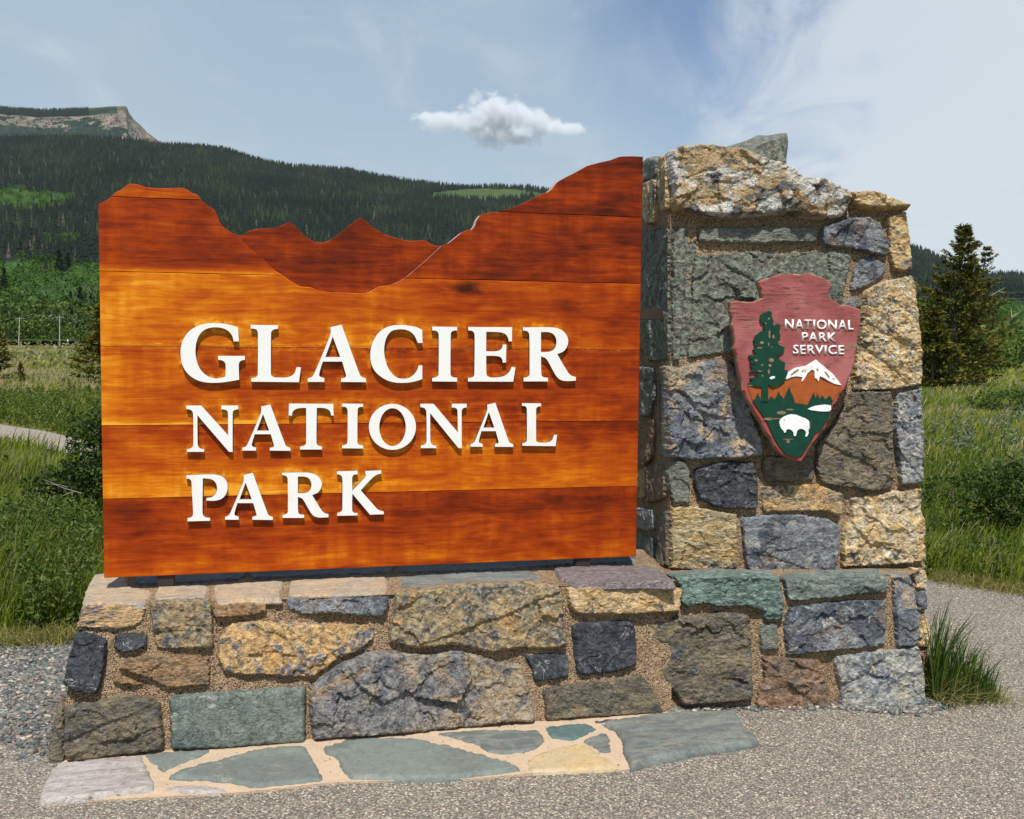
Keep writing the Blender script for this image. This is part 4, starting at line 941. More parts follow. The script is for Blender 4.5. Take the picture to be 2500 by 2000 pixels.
# spacer blocks that hold the emblem off the stones
for x, y in ((560, 420), (560, 1250)):
    (u, v), = ZC(x, y); link('spacer', box_me('spacer', .09, .09, .08, 0, False), M['rawwood'], emb, FA.mat(u, v, -.08))
# ================================================================== GROUND, PATHS
rs = np.random.RandomState(11)
def g2(x, y): p = zhit(x, y, 0.0); return (p[0], p[1])
asphalt_poly = [g2(-700, 1655), g2(-200, 1755), g2(40, 1830), g2(110, 1855), g2(700, 1800), g2(1500, 1740), (0.9, 5.2), g2(2180, 1400), g2(2262, 1414), g2(2400, 1431), g2(2500, 1449), g2(2700, 1500), g2(3000, 1600), (4.3, 2.5), (4.6, -6.0), (-5.0, -6.0)]
far_path = [g2(-900, 950), g2(-400, 992), g2(0, 1037), g2(90, 1050), g2(170, 1068), g2(420, 1140), g2(700, 1200), g2(780, 1300), g2(480, 1240), g2(300, 1150), g2(160, 1107), g2(0, 1080), g2(-400, 1020), g2(-900, 972)]
def dens(poly, sp): return resample(poly, sp, 0.0, random.Random(2), True)
def sheet(name, poly, z, mat, kind='structure', wob=0.0, sp=.25):
    rnd = random.Random(4); q = dens(poly, sp)
    if area2(q) < 0: q = q[::-1]
    q = [p + np.array([rnd.gauss(0, wob), rnd.gauss(0, wob)]) for p in q]
    V2, Fc = fill(q, sp * 2, rnd)
    me = mesh_from(name, [(x, y, z) for x, y in V2], Fc); o = link(name, me, mat); o['kind'] = kind; return o
def asphalt_mat(name, tint=1.0):
    m, t = new_mat(name); v = t.n('ShaderNodeTexCoord').outputs['Object']
    vv = t.vmath('ADD', v, t.n('ShaderNodeVectorMath', dict(operation='SCALE'), i0=t.n('ShaderNodeTexNoise', None, Vector=v, Scale=90.0).outputs['Color'], Scale=0.006).outputs[0])
    vo = t.n('ShaderNodeTexVoronoi', None, Vector=vv, Scale=135.0); ed = vo.outputs['Distance']
    s = t.n('ShaderNodeSeparateColor', None, Color=vo.outputs['Color'])
    r = t.n('ShaderNodeValToRGB', None, Fac=s.outputs[0]); cr = r.color_ramp; cr.interpolation = 'CONSTANT'
    cols = [(0, (.16, .145, .13)), (.16, (.27, .235, .20)), (.34, (.165, .155, .14)), (.46, (.33, .29, .245)), (.60, (.215, .165, .155)), (.68, (.20, .22, .195)), (.76, (.40, .355, .31)), (.87, (.26, .22, .19)), (.94, (.56, .52, .47))]
    cr.elements[0].color = (*cols[0][1], 1); cr.elements[0].position = 0
    cr.elements[1].position = cols[1][0]; cr.elements[1].color = (*cols[1][1], 1)
    for p_, c_ in cols[2:]: e = cr.elements.new(p_); e.color = (c_[0] * 1.03, c_[1] * 1.0, c_[2] * .90, 1)
    big = t.noise(v, 1.3, 4, 0.6); med = t.noise(v, 28.0, 4, 0.6)
    c = t.vmath('SCALE', r.outputs[0]); k = t.math('ADD', t.math('MULTIPLY', big, 0.30), t.math('MULTIPLY', med, 0.35))
    t.l.new(t.math('MULTIPLY', t.math('ADD', k, 0.66), tint), c.node.inputs['Scale'])
    gap = t.step(ed, 0.42, 0.75)
    c = t.mix(t.math('MULTIPLY', gap, 0.6), c, (0.035, 0.031, 0.028))
    hgt = t.math('ADD', t.math('MULTIPLY', ed, -1.0), t.math('MULTIPLY', s.outputs[1], 0.7))
    finish(t, c, 0.85, hgt, 0.9, 0.006, 0.3); return m
M['asphalt'] = asphalt_mat('chip seal asphalt', 1.15); M['path'] = asphalt_mat('distant path asphalt', 1.45)
mg, tg = new_mat('meadow soil'); vg_ = tg.n('ShaderNodeTexCoord').outputs['Object']
n1 = tg.noise(tg.scale(vg_, (1, .35, 1)), .09, 6, .6, .5); n2 = tg.noise(vg_, 1.5, 6, .7)
cg = tg.mix(tg.step(n1, .42, .58), (0.065, 0.105, 0.02), (0.20, 0.18, 0.075)); cg = tg.mix(tg.step(n2, .4, .7), cg, (0.05, 0.05, 0.025))
finish(tg, cg, 0.95, n2, .6, .05, .1)
gx = [-3500, -1500, -600, -250, -100, -40, -15, -5, 0, 5, 15, 40, 100, 250, 600, 1500, 3500]; gy = [-60, -20, -5, 0, 5, 10, 20, 40, 80, 160, 320, 700, 1500, 3500, 6000]
Vg = [(x, y, 0.0 if y < 310 else -4.0) for y in gy for x in gx]; nx_ = len(gx)
Fg = [(j * nx_ + i, j * nx_ + i + 1, (j + 1) * nx_ + i + 1, (j + 1) * nx_ + i) for j in range(len(gy) - 1) for i in range(nx_ - 1)]
Vg = [(x, y, z - .006) for x, y, z in Vg]
gr = link('ground', mesh_from('ground', Vg, Fg), mg); gr['kind'] = 'structure'
a_o = sheet('path', asphalt_poly, .004, M['asphalt'], sp=.14, wob=.01)
f_o = sheet('path', far_path, .006, M['path'], sp=.6, wob=.03)
gravel_poly = [g2(-700, 1500), g2(-200, 1540), g2(0, 1556), g2(110, 1550), g2(200, 1545), g2(300, 1540), (-1.35, 4.4), (-1.62, 3.98), g2(100, 1870), g2(-200, 1790), g2(-700, 1690)]
M['gravel_bed'] = simple_mat('gravel dust', (0.20, 0.175, 0.15), .95, .4, 60, .004)
sheet('ground_gravel_bed', gravel_poly, -.001, M['gravel_bed'], sp=.12)

def in_poly(P, poly): return inside(P, [np.array(p) for p in poly])
foot = [tuple(FL.pt(-.05, 0)[:2]), tuple(K0[:2]), tuple((K0 + UR * 1.25)[:2]), tuple((K0 + UR * 1.3 - NR * 1.1)[:2]), tuple((FL.pt(-.02, 0) - NL * .75)[:2])]
# pebbles
def attr_mat(name, stops, rough=.8, trans=0.0, noise_s=None, var=.3, spec=.25, attr='v', sheen=None):
    m, t = new_mat(name); a = t.n('ShaderNodeAttribute', dict(attribute_name=attr)).outputs['Fac']
    r = t.n('ShaderNodeValToRGB', None, Fac=a); cr = r.color_ramp
    cr.elements[0].position = stops[0][0]; cr.elements[0].color = (*stops[0][1], 1)
    cr.elements[1].position = stops[-1][0]; cr.elements[1].color = (*stops[-1][1], 1)
    for p_, c_ in stops[1:-1]: e = cr.elements.new(p_); e.color = (*c_, 1)
    c = r.outputs[0]
    if noise_s:
        n = t.noise(t.n('ShaderNodeTexCoord').outputs['Object'], noise_s, 4, .6)
        c = t.vmath('SCALE', c); t.l.new(t.n('ShaderNodeMapRange', None, i0=n, i1=.3, i2=.7, i3=1 - var, i4=1 + var).outputs[0], c.node.inputs['Scale'])
    b = t.n('ShaderNodeBsdfPrincipled', None, Base_Color=c, Roughness=rough, **{'Specular IOR Level': spec})
    out = b.outputs[0]
    if trans:
        tr = t.n('ShaderNodeBsdfTranslucent', None, Color=c)
        out = t.n('ShaderNodeMixShader', None, i0=trans, i1=b.outputs[0], i2=tr.outputs[0]).outputs[0]
    t.n('ShaderNodeOutputMaterial', None, Surface=out); return m
M['pebble'] = attr_mat('slate pebbles', [(0, (.05, .06, .06)), (.25, (.11, .135, .125)), (.5, (.17, .19, .175)), (.64, (.13, .09, .09)), (.78, (.20, .165, .13)), (.92, (.30, .27, .24)), (.98, (.45, .41, .34)), (1, (.45, .30, .16))], .7, noise_s=60, var=.2)
ico = bmesh.new(); bmesh.ops.create_icosphere(ico, subdivisions=1, radius=1)
ICV = np.array([v.co[:] for v in ico.verts]); ICF = np.array([[v.index for v in f.verts] for f in ico.faces]); ico.free()
def pebbles(name, P, size, kind='stuff', flat=(.25, .6)):
    n = len(P); k = len(ICV)
    sc = np.stack([size * rs.uniform(.7, 1.5, n), size * rs.uniform(.5, 1.0, n), size * rs.uniform(*flat, n)], 1)
    V = ICV[None] * (1 + rs.uniform(-.28, .28, (n, k, 1))) * sc[:, None]
    tl = rs.uniform(-.35, .35, (n, 2)); th = rs.uniform(0, 6.28, n)
    V[:, :, 2] += V[:, :, 0] * tl[:, :1] + V[:, :, 1] * tl[:, 1:]
    c, s = np.cos(th)[:, None], np.sin(th)[:, None]
    x = V[:, :, 0] * c - V[:, :, 1] * s; y = V[:, :, 0] * s + V[:, :, 1] * c
    W_ = np.stack([x + P[:, :1], y + P[:, 1:2], V[:, :, 2] + P[:, 2:3] + sc[:, 2:3] * .4], 2).reshape(-1, 3)
    Fq = (ICF[None] + (np.arange(n) * k)[:, None, None]).reshape(-1, 3)
    me = mesh_np(name, W_, [Fq], False, {'v': np.repeat(rs.uniform(0, 1, n), k)})
    o = link(name, me, M['pebble']); o['kind'] = kind; return o
def scatter(poly, n):
    q = np.array(poly); P = rs.uniform(q.min(0), q.max(0), (n * 4, 2)); return P[in_poly(P, poly)][:n]
vis_gravel = [g2(-350, 1535), g2(0, 1552), g2(110, 1546), g2(240, 1545), (-1.45, 4.3), (-1.64, 3.96), g2(90, 1880), g2(-250, 1830)]
P = scatter(vis_gravel, 15000)
dl = (P[:, 1] - np.interp(P[:, 0], [-3, -1.6], [4.0, 3.95])); keep = rs.uniform(0, 1, len(P)) < np.clip(.35 + dl * 1.3, .08, 1)
P = P[keep]
pebbles('gravel', np.c_[P, np.full(len(P), .0)], rs.uniform(.0055, .0165, len(P)))
# slate chips washed up along the foot of the pillar
base_line = [g2(*p) for p in Z3(350,1010, 560,985, 900,985, 1200,985, 1450,975, 1700,1005, 1900,1012, 2060,1005, 2120,960)]
bl = np.array(base_line); tt = rs.uniform(0, len(bl) - 1.001, 1500); ii = tt.astype(int); fr_ = (tt - ii)[:, None]
P = bl[ii] * (1 - fr_) + bl[ii + 1] * fr_; off = np.abs(rs.normal(0, .032, len(P))); P = P + np.c_[rs.normal(0, .02, len(P)), -off + .012]
pebbles('gravel', np.c_[P, np.full(len(P), .006)], rs.uniform(.006, .0145, len(P)))
P = scatter([g2(60, 1900), g2(150, 1700), g2(2300, 1700), g2(2480, 1990), g2(20, 1990)], 500); P = P[~in_poly(P, [p for p in foot])]
pebbles('gravel', np.c_[P, np.full(len(P), .012)], rs.uniform(.0025, .005, len(P)))

# ================================================================== GRASS
M['grass'] = attr_mat('grass blades', [(0, (.02, .045, .004)), (.3, (.095, .150, .008)), (.55, (.21, .26, .018)), (.75, (.25, .25, .05)), (.9, (.36, .31, .14)), (1, (.42, .35, .19))], .65, .35)
def blades(name, P, h, w, v, lean=.35, wind=(.25, -.05), mat='grass', parent=None, world=None, segs=2):
    """P (n,3) roots"""
    n = len(P); th = rs.uniform(0, 6.283, n); ln = np.abs(rs.normal(0, lean, n))
    dx = np.cos(th) * ln + wind[0]; dy = np.sin(th) * ln + wind[1]
    fa = rs.uniform(0, 6.283, n); wx, wy = np.cos(fa) * w / 2, np.sin(fa) * w / 2
    def lv(t, k):
        c = np.stack([P[:, 0] + dx * h * t ** 1.9, P[:, 1] + dy * h * t ** 1.9, P[:, 2] + h * t * (1 - .22 * ln * t)], 1)
        o = np.stack([wx * k, wy * k, 0 * wx], 1); return c - o, c + o
    a0_, a1_ = lv(0, 1.); b0_, b1_ = lv(.5, .8); c0_, c1_ = lv(.8, .5); tip, _ = lv(1., 0)
    V = np.stack([a0_, a1_, b0_, b1_, c0_, c1_, tip], 1).reshape(-1, 3); b = np.arange(n)[:, None] * 7
    Q = np.concatenate([b + np.array([[0, 1, 3, 2]]), b + np.array([[2, 3, 5, 4]])]); T = b + np.array([[4, 5, 6]])
    me = mesh_np(name, V, [Q, T], True, {'v': np.repeat(np.clip(v, 0, 1), 7)})
    return link(name, me, M[mat], parent, world)
def vfbm(P, s, seed=0.0): return np.array([noise.noise(Vector((x * s + seed, y * s, seed))) for x, y in P])
def allowed(P):
    return ~(in_poly(P, asphalt_poly) | in_poly(P, far_path) | in_poly(P, gravel_poly) | in_poly(P, foot))
def polar(n, a0d, a1d, d0, d1, power=1.0):
    a = rs.uniform(a0d, a1d, n); u = rs.uniform(0, 1, n)
    if power == 1.0: d = d0 * (d1 / d0) ** u
    else: d = 1 / (1 / d0 + u * (1 / d1 - 1 / d0))
    a = np.radians(a); P = np.stack([np.sin(a) * d, np.cos(a) * d], 1); return P[allowed(P)]
def field(n, a0d, a1d, d0, d1, h0, h1, w, name='grass', straw=None, lean=.35, power=2.0):
    P = polar(n, a0d, a1d, d0, d1, power); D = np.hypot(P[:, 0], P[:, 1])
    nz = vfbm(P, .35, 3.1) ; nz2 = vfbm(P, 1.6, 8.4)
    v = .36 + .22 * nz + .20 * nz2 + rs.normal(0, .12, len(P))
    tip = rs.uniform(0, 1, len(P)) < .07; v = np.where(tip, .9, v)
    if straw is not None: v = v + straw(P, D, nz)
    clump = .75 + .5 * nz2
    h = rs.uniform(h0, h1, len(P)) * clump * np.where(tip, 1.25, 1); ww = w * (D / 7.0) ** .85 * rs.uniform(.6, 1.4, len(P))
    o = blades(name, np.c_[P, np.zeros(len(P))], h, ww, v, lean); o['kind'] = 'stuff'; return o
# left side, close to the wall
lz = lambda P, D, nz: np.where(D > 33, .25 + .25 * (nz > -.1), 0) * np.where(P[:, 0] < 0, 1, .1) + .08 * (D > 15) + .22 * (P[:, 0] > 0) * (nz > .12)
field(21000, -34, -15, 4.6, 8.5, .18, .50, .0065, straw=lambda P, D, nz: .04)
field(15000, -36, -12, 8.0, 17, .14, .36, .007, straw=lambda P, D, nz: -.05 + .1 * (nz > .15))
field(28000, 16, 36, 6.6, 17, .10, .32, .006, straw=lambda P, D, nz: .02 + .2 * (nz > .2) * (D > 10))
field(30000, -36, -8, 16, 60, .08, .24, .009, straw=lz)
field(26000, 14, 36, 16, 60, .10, .28, .009, straw=lz)
field(14000, -15, 16, 7.5, 17, .12, .34, .009)
field(14000, -8, 14, 16, 60, .10, .28, .014, straw=lz)
field(6000, 36, 52, 5.0, 60, .10, .32, .012, straw=lz); field(6000, -52, -36, 5.0, 60, .10, .32, .012, straw=lz)
field(20000, -50, 50, 55, 300, .15, .4, .024, straw=lambda P, D, nz: (.22 + .25 * (nz > -.2)) * np.where(P[:, 0] < 0, 1, .3), lean=.5)
# broad leaved weeds mixed into the grass: small leaf clusters
M['leaf'] = attr_mat('green leaves', [(0, (.010, .024, .004)), (.4, (.032, .062, .008)), (.75, (.075, .125, .015)), (1, (.15, .20, .035))], .55, .3)
M['leaf_light'] = attr_mat('light green leaves', [(0, (.028, .052, .008)), (.5, (.075, .125, .016)), (1, (.17, .22, .05))], .6, .3)
M['sage'] = attr_mat('grey green leaves', [(0, (.07, .11, .05)), (1, (.20, .25, .14))], .7, .25)
M['olive'] = attr_mat('olive leaves', [(0, (.03, .045, .012)), (.6, (.075, .10, .025)), (1, (.15, .16, .05))], .7, .2)
def leaves_np(C, size, v, aspect=.5, up=.35):
    """one folded leaf (two triangles) per centre"""
    n = len(C); d = rs.normal(0, 1, (n, 3)); d[:, 2] += up; d /= np.linalg.norm(d, axis=1)[:, None]
    e = np.cross(d, rs.normal(0, 1, (n, 3))); e /= np.linalg.norm(e, axis=1)[:, None] + 1e-9
    s = np.asarray(size).reshape(-1, 1) * np.ones((n, 1)); f = np.cross(d, e)
    V = np.stack([C, C + d * s * .5 + e * s * aspect * .5 + f * s * .08, C + d * s, C + d * s * .5 - e * s * aspect * .5 + f * s * .08], 1).reshape(-1, 3)
    b = np.arange(n)[:, None] * 4; T = np.concatenate([b + np.array([[0, 1, 2]]), b + np.array([[0, 2, 3]])])
    return V, T, np.repeat(v, 4)
def weeds(name, P, hmin, hmax, per, size, mat, v0=.5, vs=.25):
    n = len(P); h = rs.uniform(hmin, hmax, n); C = []
    k = per; t_ = rs.uniform(.1, 1, (n, k)); th = rs.uniform(0, 6.28, (n, k)); r_ = rs.uniform(0, .045, (n, k)) * (1.2 - t_)
    lx = rs.normal(0, .12, n)[:, None] * t_ * h[:, None]
    C = np.stack([P[:, :1] + r_ * np.cos(th) + lx, P[:, 1:2] + r_ * np.sin(th), h[:, None] * t_], 2).reshape(-1, 3)
    V, T, v = leaves_np(C, rs.uniform(.6, 1.4, len(C)) * size, np.clip(rs.normal(v0, vs, len(C)), 0, 1), .35)
    o = link(name, mesh_np(name, V, [T], False, {'v': v}), M[mat]); o['kind'] = 'stuff'; return o
P = scatter([g2(60, 1560), g2(225, 1555), g2(225, 1330), g2(-40, 1330)], 620); weeds('weeds', P, .15, .42, 34, .035, 'leaf_light', .5)
P = polar(900, -34, -13, 5.5, 14, 2.0); weeds('weeds', P, .08, .22, 30, .026, 'leaf', .7)
P = polar(4200, -36, -8, 17.5, 33, 2.0); P = P[vfbm(P, .35, 21.0) > -.22]; weeds('weeds', P, .10, .28, 30, .05, 'leaf', .78)
P = polar(2600, 16, 34, 7.0, 18, 2.0); P = P[vfbm(P, .8, 5.0) > -.05]; weeds('weeds', P, .08, .26, 26, .034, 'leaf', .62)
P = polar(900, 16, 34, 12, 40, 2.0); P = P[vfbm(P, .5, 2.0) > .0]; weeds('weeds', P, .15, .35, 24, .07, 'sage', .5)
P = polar(900, -34, -9, 12, 40, 2.0); P = P[vfbm(P, .5, 12.0) > .0]; weeds('weeds', P, .12, .3, 24, .07, 'leaf', .6)
# dry litter along the edge of the grass
for a_, b_ in ((g2(-60, 1572), g2(215, 1560)), (g2(2262, 1412), g2(2520, 1452))):
    n = 1400; s_ = rs.uniform(0, 1, n)[:, None]; P = np.array(a_) * (1 - s_) + np.array(b_) * s_ + rs.normal(0, .07, (n, 2))
    o = blades('dry_grass', np.c_[P, np.zeros(n)], rs.uniform(.03, .12, n), np.full(n, .005), rs.uniform(.6, 1, n), 1.1, (.1, -.3)); o['kind'] = 'stuff'

# tuft of coarse grass at the right end of the wall
tb = zhit(2335, 1706, 0.0)
tuft = empty('grass_tuft', tuple(tb), 'tall green grass tuft with brown roots growing at the right end of the stone wall', 'grass tuft')
M['tuft'] = attr_mat('tuft blades', [(0, (.016, .035, .005)), (.5, (.04, .085, .010)), (.85, (.10, .15, .022)), (1, (.24, .20, .07))], .5, .3)
def tuft_part(name, n, x0, x1, r, h0, h1, w, v0, v1, lean, wind, sel=None):
    s_ = rs.uniform(0, 1, n) ** 1.6; X = x0 + (x1 - x0) * s_
    P = np.c_[X, rs.normal(0, r, n), np.zeros(n)]; h = rs.uniform(h0, h1, n) * (1.0 - .66 * s_)
    return blades(name, P, h, w * rs.uniform(.6, 1.3, n), rs.uniform(v0, v1, n), lean, wind, 'tuft' if name == 'blade_clump' else 'grass', tuft, Matrix.Translation(Vector(tb)))
tuft_part('blade_clump', 420, -.13, .16, .045, .16, .50, .006, .1, .9, .22, (.16, -.02))
tuft_part('blade_clump', 300, -.12, .18, .05, .12, .28, .0055, .1, 1, .6, (.25, -.1))
tuft_part('dead_blades', 800, -.12, .22, .055, .05, .17, .004, .72, 1, 1.2, (.3, -.45))

# ================================================================== SHRUBS AND TREES
M['bark'] = simple_mat('bark', (0.12, 0.09, 0.07), .9, .4, 25, .01)
M['deadwood'] = simple_mat('silver deadwood', (0.30, 0.27, 0.24), .8, .2, 20)
def shrub(name, base, blobs, nleaf, size, mat, label, cat, v=(.15, .8), group=None, stems=7, up=.3):
    root = empty(name, tuple(base), label, cat, group); C = []
    tot = sum(b[3] * b[4] * b[5] for b in blobs)
    for bx, by, bz, rx, ry, rz in blobs:
        k = int(nleaf * rx * ry * rz / tot); d = rs.normal(0, 1, (k, 3)); d /= np.linalg.norm(d, axis=1)[:, None]
        r = rs.uniform(.25, 1, k) ** .4; wob = 1 + .25 * np.sin(d[:, 0] * 7 + bx * 9) * np.cos(d[:, 2] * 6 + by * 5)
        q = d * (r * wob)[:, None] * np.array([rx, ry, rz]) + np.array([bx, by, bz]); C.append(q)
    C = np.concatenate(C); C = C[C[:, 2] > .01]
    nz = np.array([noise.noise(Vector(c) * 6) for c in C]); C = C[nz > -.22]
    V, T, vv = leaves_np(C, rs.uniform(.6, 1.4, len(C)) * size, np.clip(rs.uniform(v[0], v[1], len(C)), 0, 1), .6, up)
    link('foliage', mesh_np('foliage', V, [T], False, {'v': vv}), M[mat], root, Matrix.Translation(Vector(base)))
    SV = []; SF = []; s0 = 0
    for i in range(stems):
        b = blobs[i % len(blobs)]; e = np.array([b[0] + rs.uniform(-.6, .6) * b[3], b[1] + rs.uniform(-.6, .6) * b[4], b[2] + rs.uniform(0, .8) * b[5]])
        m_ = e * .5 + rs.normal(0, .03, 3); tv, tf = tube_np([(rs.normal(0, .03), 0, 0), m_, e], [size * .3, size * .2, size * .08], 5)
        SV.append(tv); SF.append(tf + s0); s0 += len(tv)
    link('stem', mesh_np('stem', np.concatenate(SV), [np.concatenate(SF)]), M['bark'], root, Matrix.Translation(Vector(base)))
    return root
def ppm(d): return d / F      # metres per photograph pixel at distance d
b = zhit(205, 1292); k = ppm(b[1])
shrub('shrub', b, [(.02, .2, .50, .26, .28, .50), (.14, .25, .70, .17, .2, .32), (-.14, .1, .28, .24, .25, .26), (-.30, .05, .30, .22, .22, .16), (.16, .0, .3, .22, .25, .3)], 9000, .035, 'leaf',
      'dark green leafy shrub standing behind the left edge of the wooden sign', 'shrub', (.0, .75))
b = zhit(80, 1310)
shrub('shrub', b, [(0, 0, .16, .40, .3, .20), (-.4, .1, .13, .3, .3, .17), (.35, -.1, .15, .3, .3, .17)], 5500, .03, 'leaf_light', 'low spreading green bush in the grass in front of the dark leafy shrub', 'shrub', (.3, .9))
# bare grey twigs in the low bush
tw = empty('dead_branch', tuple(zhit(150, 1275)), 'bare grey forked branch poking out of the low green bush', 'branch')
TV = []; TF = []; s0 = 0
for (x0, y0), (x1, y1) in (((200, 1205), (105, 1170)), ((165, 1190), (120, 1182)), ((185, 1200), (150, 1212)), ((140, 1185), (112, 1160))):
    p0 = at_dist(x0, y0, 8.1); p1 = at_dist(x1, y1, 7.95); tv, tf = tube_np([p0, (p0 + p1) / 2 + rs.normal(0, .01, 3), p1], [.004, .003, .0015], 5); TV.append(tv); TF.append(tf + s0); s0 += len(tv)
c0 = np.array(tw.location); link('twig', mesh_np('twig', np.concatenate(TV) - c0, [np.concatenate(TF)]), M['deadwood'], tw, tw.matrix_basis @ Matrix() if False else Matrix.Translation(tw.location))
b = zhit(2478, 1312)
shrub('shrub', b, [(0, 0, .32, .30, .3, .34), (.3, .1, .36, .32, .3, .38), (-.22, .1, .2, .22, .25, .22)], 7500, .034, 'leaf', 'rounded green shrub behind the path at the right edge of the picture', 'shrub', (.15, .85))
b = zhit(2340, 1250)
shrub('shrub', b, [(0, 0, .17, .5, .3, .2), (.5, .2, .17, .4, .3, .2)], 5000, .034, 'leaf', 'low scrubby bush with bare reddish twigs right of the pillar', 'shrub', (.2, .8), stems=12)
b = zhit(2450, 1010)
shrub('shrub', b, [(0, 0, .25, .9, .5, .3), (1.2, .3, .3, .8, .5, .34)], 4500, .06, 'leaf', 'broad low bush in the meadow in front of the right spruces', 'shrub', (.3, .9))
# two wind-shaped spruces beyond the path
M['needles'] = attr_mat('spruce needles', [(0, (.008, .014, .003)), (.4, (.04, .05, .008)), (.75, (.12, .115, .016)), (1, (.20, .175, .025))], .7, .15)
M['needles_dark'] = attr_mat('dark spruce needles', [(0, (.006, .016, .008)), (1, (.022, .042, .018))], .8, .1)
def spruce(name, base, H, R, label, cat, seed, levels=34, whorl=7, sprays=16, size=.16, lean=(0, 0), bare=0.0, mat='needles', top_gap=.0, asym=0.0, group=None):
    rn = np.random.RandomState(seed); root = empty(name, tuple(base), label, cat, group)
    tp = [np.array([lean[0] * (t_ ** 1.5) + rn.normal(0, .01) * H * t_ * .5, lean[1] * t_, H * t_]) for t_ in np.linspace(0, 1, 8)]
    tv, tf = tube_np(tp, [.022 * H * (1 - t_) + .006 for t_ in np.linspace(0, 1, 8)], 7)
    link('trunk', mesh_np('trunk', tv, [tf]), M['bark'], root, Matrix.Translation(Vector(base)))
    A = []; vv = []; BV = []; BF = []; s0 = 0
    for i in range(levels):
        t_ = .03 + .97 * (i + rn.uniform(0, .25)) / levels
        for w_ in range(whorl):
            if rn.uniform() < .12 + bare * (t_ > .55): continue
            th = rn.uniform(0, 6.283); prof = (1 - t_) ** 1.05 * (.70 + .30 * math.sin(min(1, t_ * 6) * 1.57)) + .035
            L = R * prof * rn.uniform(.55, 1.12) * (1 + asym * math.cos(th))
            if rn.uniform() < .08: L *= 1.3
            z0 = t_ * H; c0_ = np.array([np.interp(t_, np.linspace(0, 1, 8), [p[0] for p in tp]), np.interp(t_, np.linspace(0, 1, 8), [p[1] for p in tp]), z0])
            d = np.array([math.cos(th), math.sin(th), 0]); dr = rn.uniform(-.32, -.02) + .5 * t_
            ns = max(4, int(sprays * (L / R + .25)))
            s = np.sqrt(rn.uniform(.04, 1, ns)); side = rn.uniform(-1, 1, ns) * .30 * L * (1.1 - s) ** .7
            e = np.array([-d[1], d[0], 0])
            q = c0_ + d * (s * L)[:, None] + e * side[:, None] + np.array([0, 0, 1]) * (dr * L * s + .30 * L * s ** 2.2 + rn.normal(0, .010 * H / 5, ns))[:, None]
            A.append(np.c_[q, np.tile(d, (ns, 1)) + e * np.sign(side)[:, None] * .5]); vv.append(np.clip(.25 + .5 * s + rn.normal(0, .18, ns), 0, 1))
            if w_ % 2 == 0:
                tv2, tf2 = tube_np([c0_, c0_ + d * L * .5 + [0, 0, dr * L * .5], c0_ + d * L * .9 + [0, 0, dr * L * .9 + .3 * L]], [.006 * H * .5, .004 * H * .5, .001], 4)
                BV.append(tv2); BF.append(tf2 + s0); s0 += len(tv2)
    A = np.concatenate(A); vv = np.concatenate(vv); n = len(A)
    tris = []; vals = []
    for k_ in range(3):
        dv = A[:, 3:] + rn.normal(0, .45, (n, 3)) + [0, 0, .25]; dv /= np.linalg.norm(dv, axis=1)[:, None]
        sd = np.cross(dv, rn.normal(0, 1, (n, 3)) + [0, 0, 1.2]); sd /= np.linalg.norm(sd, axis=1)[:, None]
        sz = (size * rn.uniform(.5, 1.25, n))[:, None]; c = A[:, :3] + rn.normal(0, size * .25, (n, 3))
        tris.append(np.stack([c - sd * sz * .22, c + sd * sz * .22, c + dv * sz], 1)); vals.append(vv)
    V = np.concatenate(tris).reshape(-1, 3); T = np.arange(len(V)).reshape(-1, 3)
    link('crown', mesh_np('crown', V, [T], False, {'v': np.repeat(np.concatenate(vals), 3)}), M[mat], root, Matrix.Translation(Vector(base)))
    link('branches', mesh_np('branches', np.concatenate(BV), [np.concatenate(BF)]), M['bark'], root, Matrix.Translation(Vector(base)))['kind'] = 'stuff'
    return root
D1 = 34.0; q1 = zhit(2290, 942); q1 = q1 * 1.0
spruce('spruce_tree', zhit(2318, 940), 380 * ppm(zhit(2318, 940)[1]) + .15, 2.5, 'tall olive green spruce with a narrow top beside the pillar', 'spruce tree', 3, levels=25, whorl=11, sprays=40, size=.17, lean=(.42, 0), bare=.15, asym=-.15)
spruce('spruce_tree', zhit(2372, 900), 300 * ppm(zhit(2372, 900)[1]), 2.5, 'shorter olive spruce leaning right behind the tall spruce', 'spruce tree', 8, levels=21, whorl=10, sprays=38, size=.18, lean=(.65, 0), bare=.25, asym=.35)
spruce('spruce_tree', zhit(2275, 948), 200 * ppm(zhit(2275, 948)[1]), 1.3, 'low dense dark spruce at the foot of the tall spruce, touching the pillar', 'spruce tree', 12, levels=15, whorl=10, sprays=30, size=.17)
spruce('spruce_tree', zhit(262, 935), 2.9, 1.15, 'small dark spruce half hidden behind the left edge of the wooden sign', 'spruce tree', 21, levels=26, whorl=7, sprays=16, size=.15, asym=-.2)
spruce('spruce_sapling', zhit(52, 931), .66, .2, 'tiny yellow green spruce sapling alone in the straw coloured meadow', 'sapling', 22, levels=12, whorl=5, sprays=9, size=.07)
spruce('spruce_tree', zhit(-25, 925), 2.9, .95, 'yellow green spruce cut off by the left edge of the picture', 'spruce tree', 23, levels=22, whorl=7, sprays=14, size=.15)
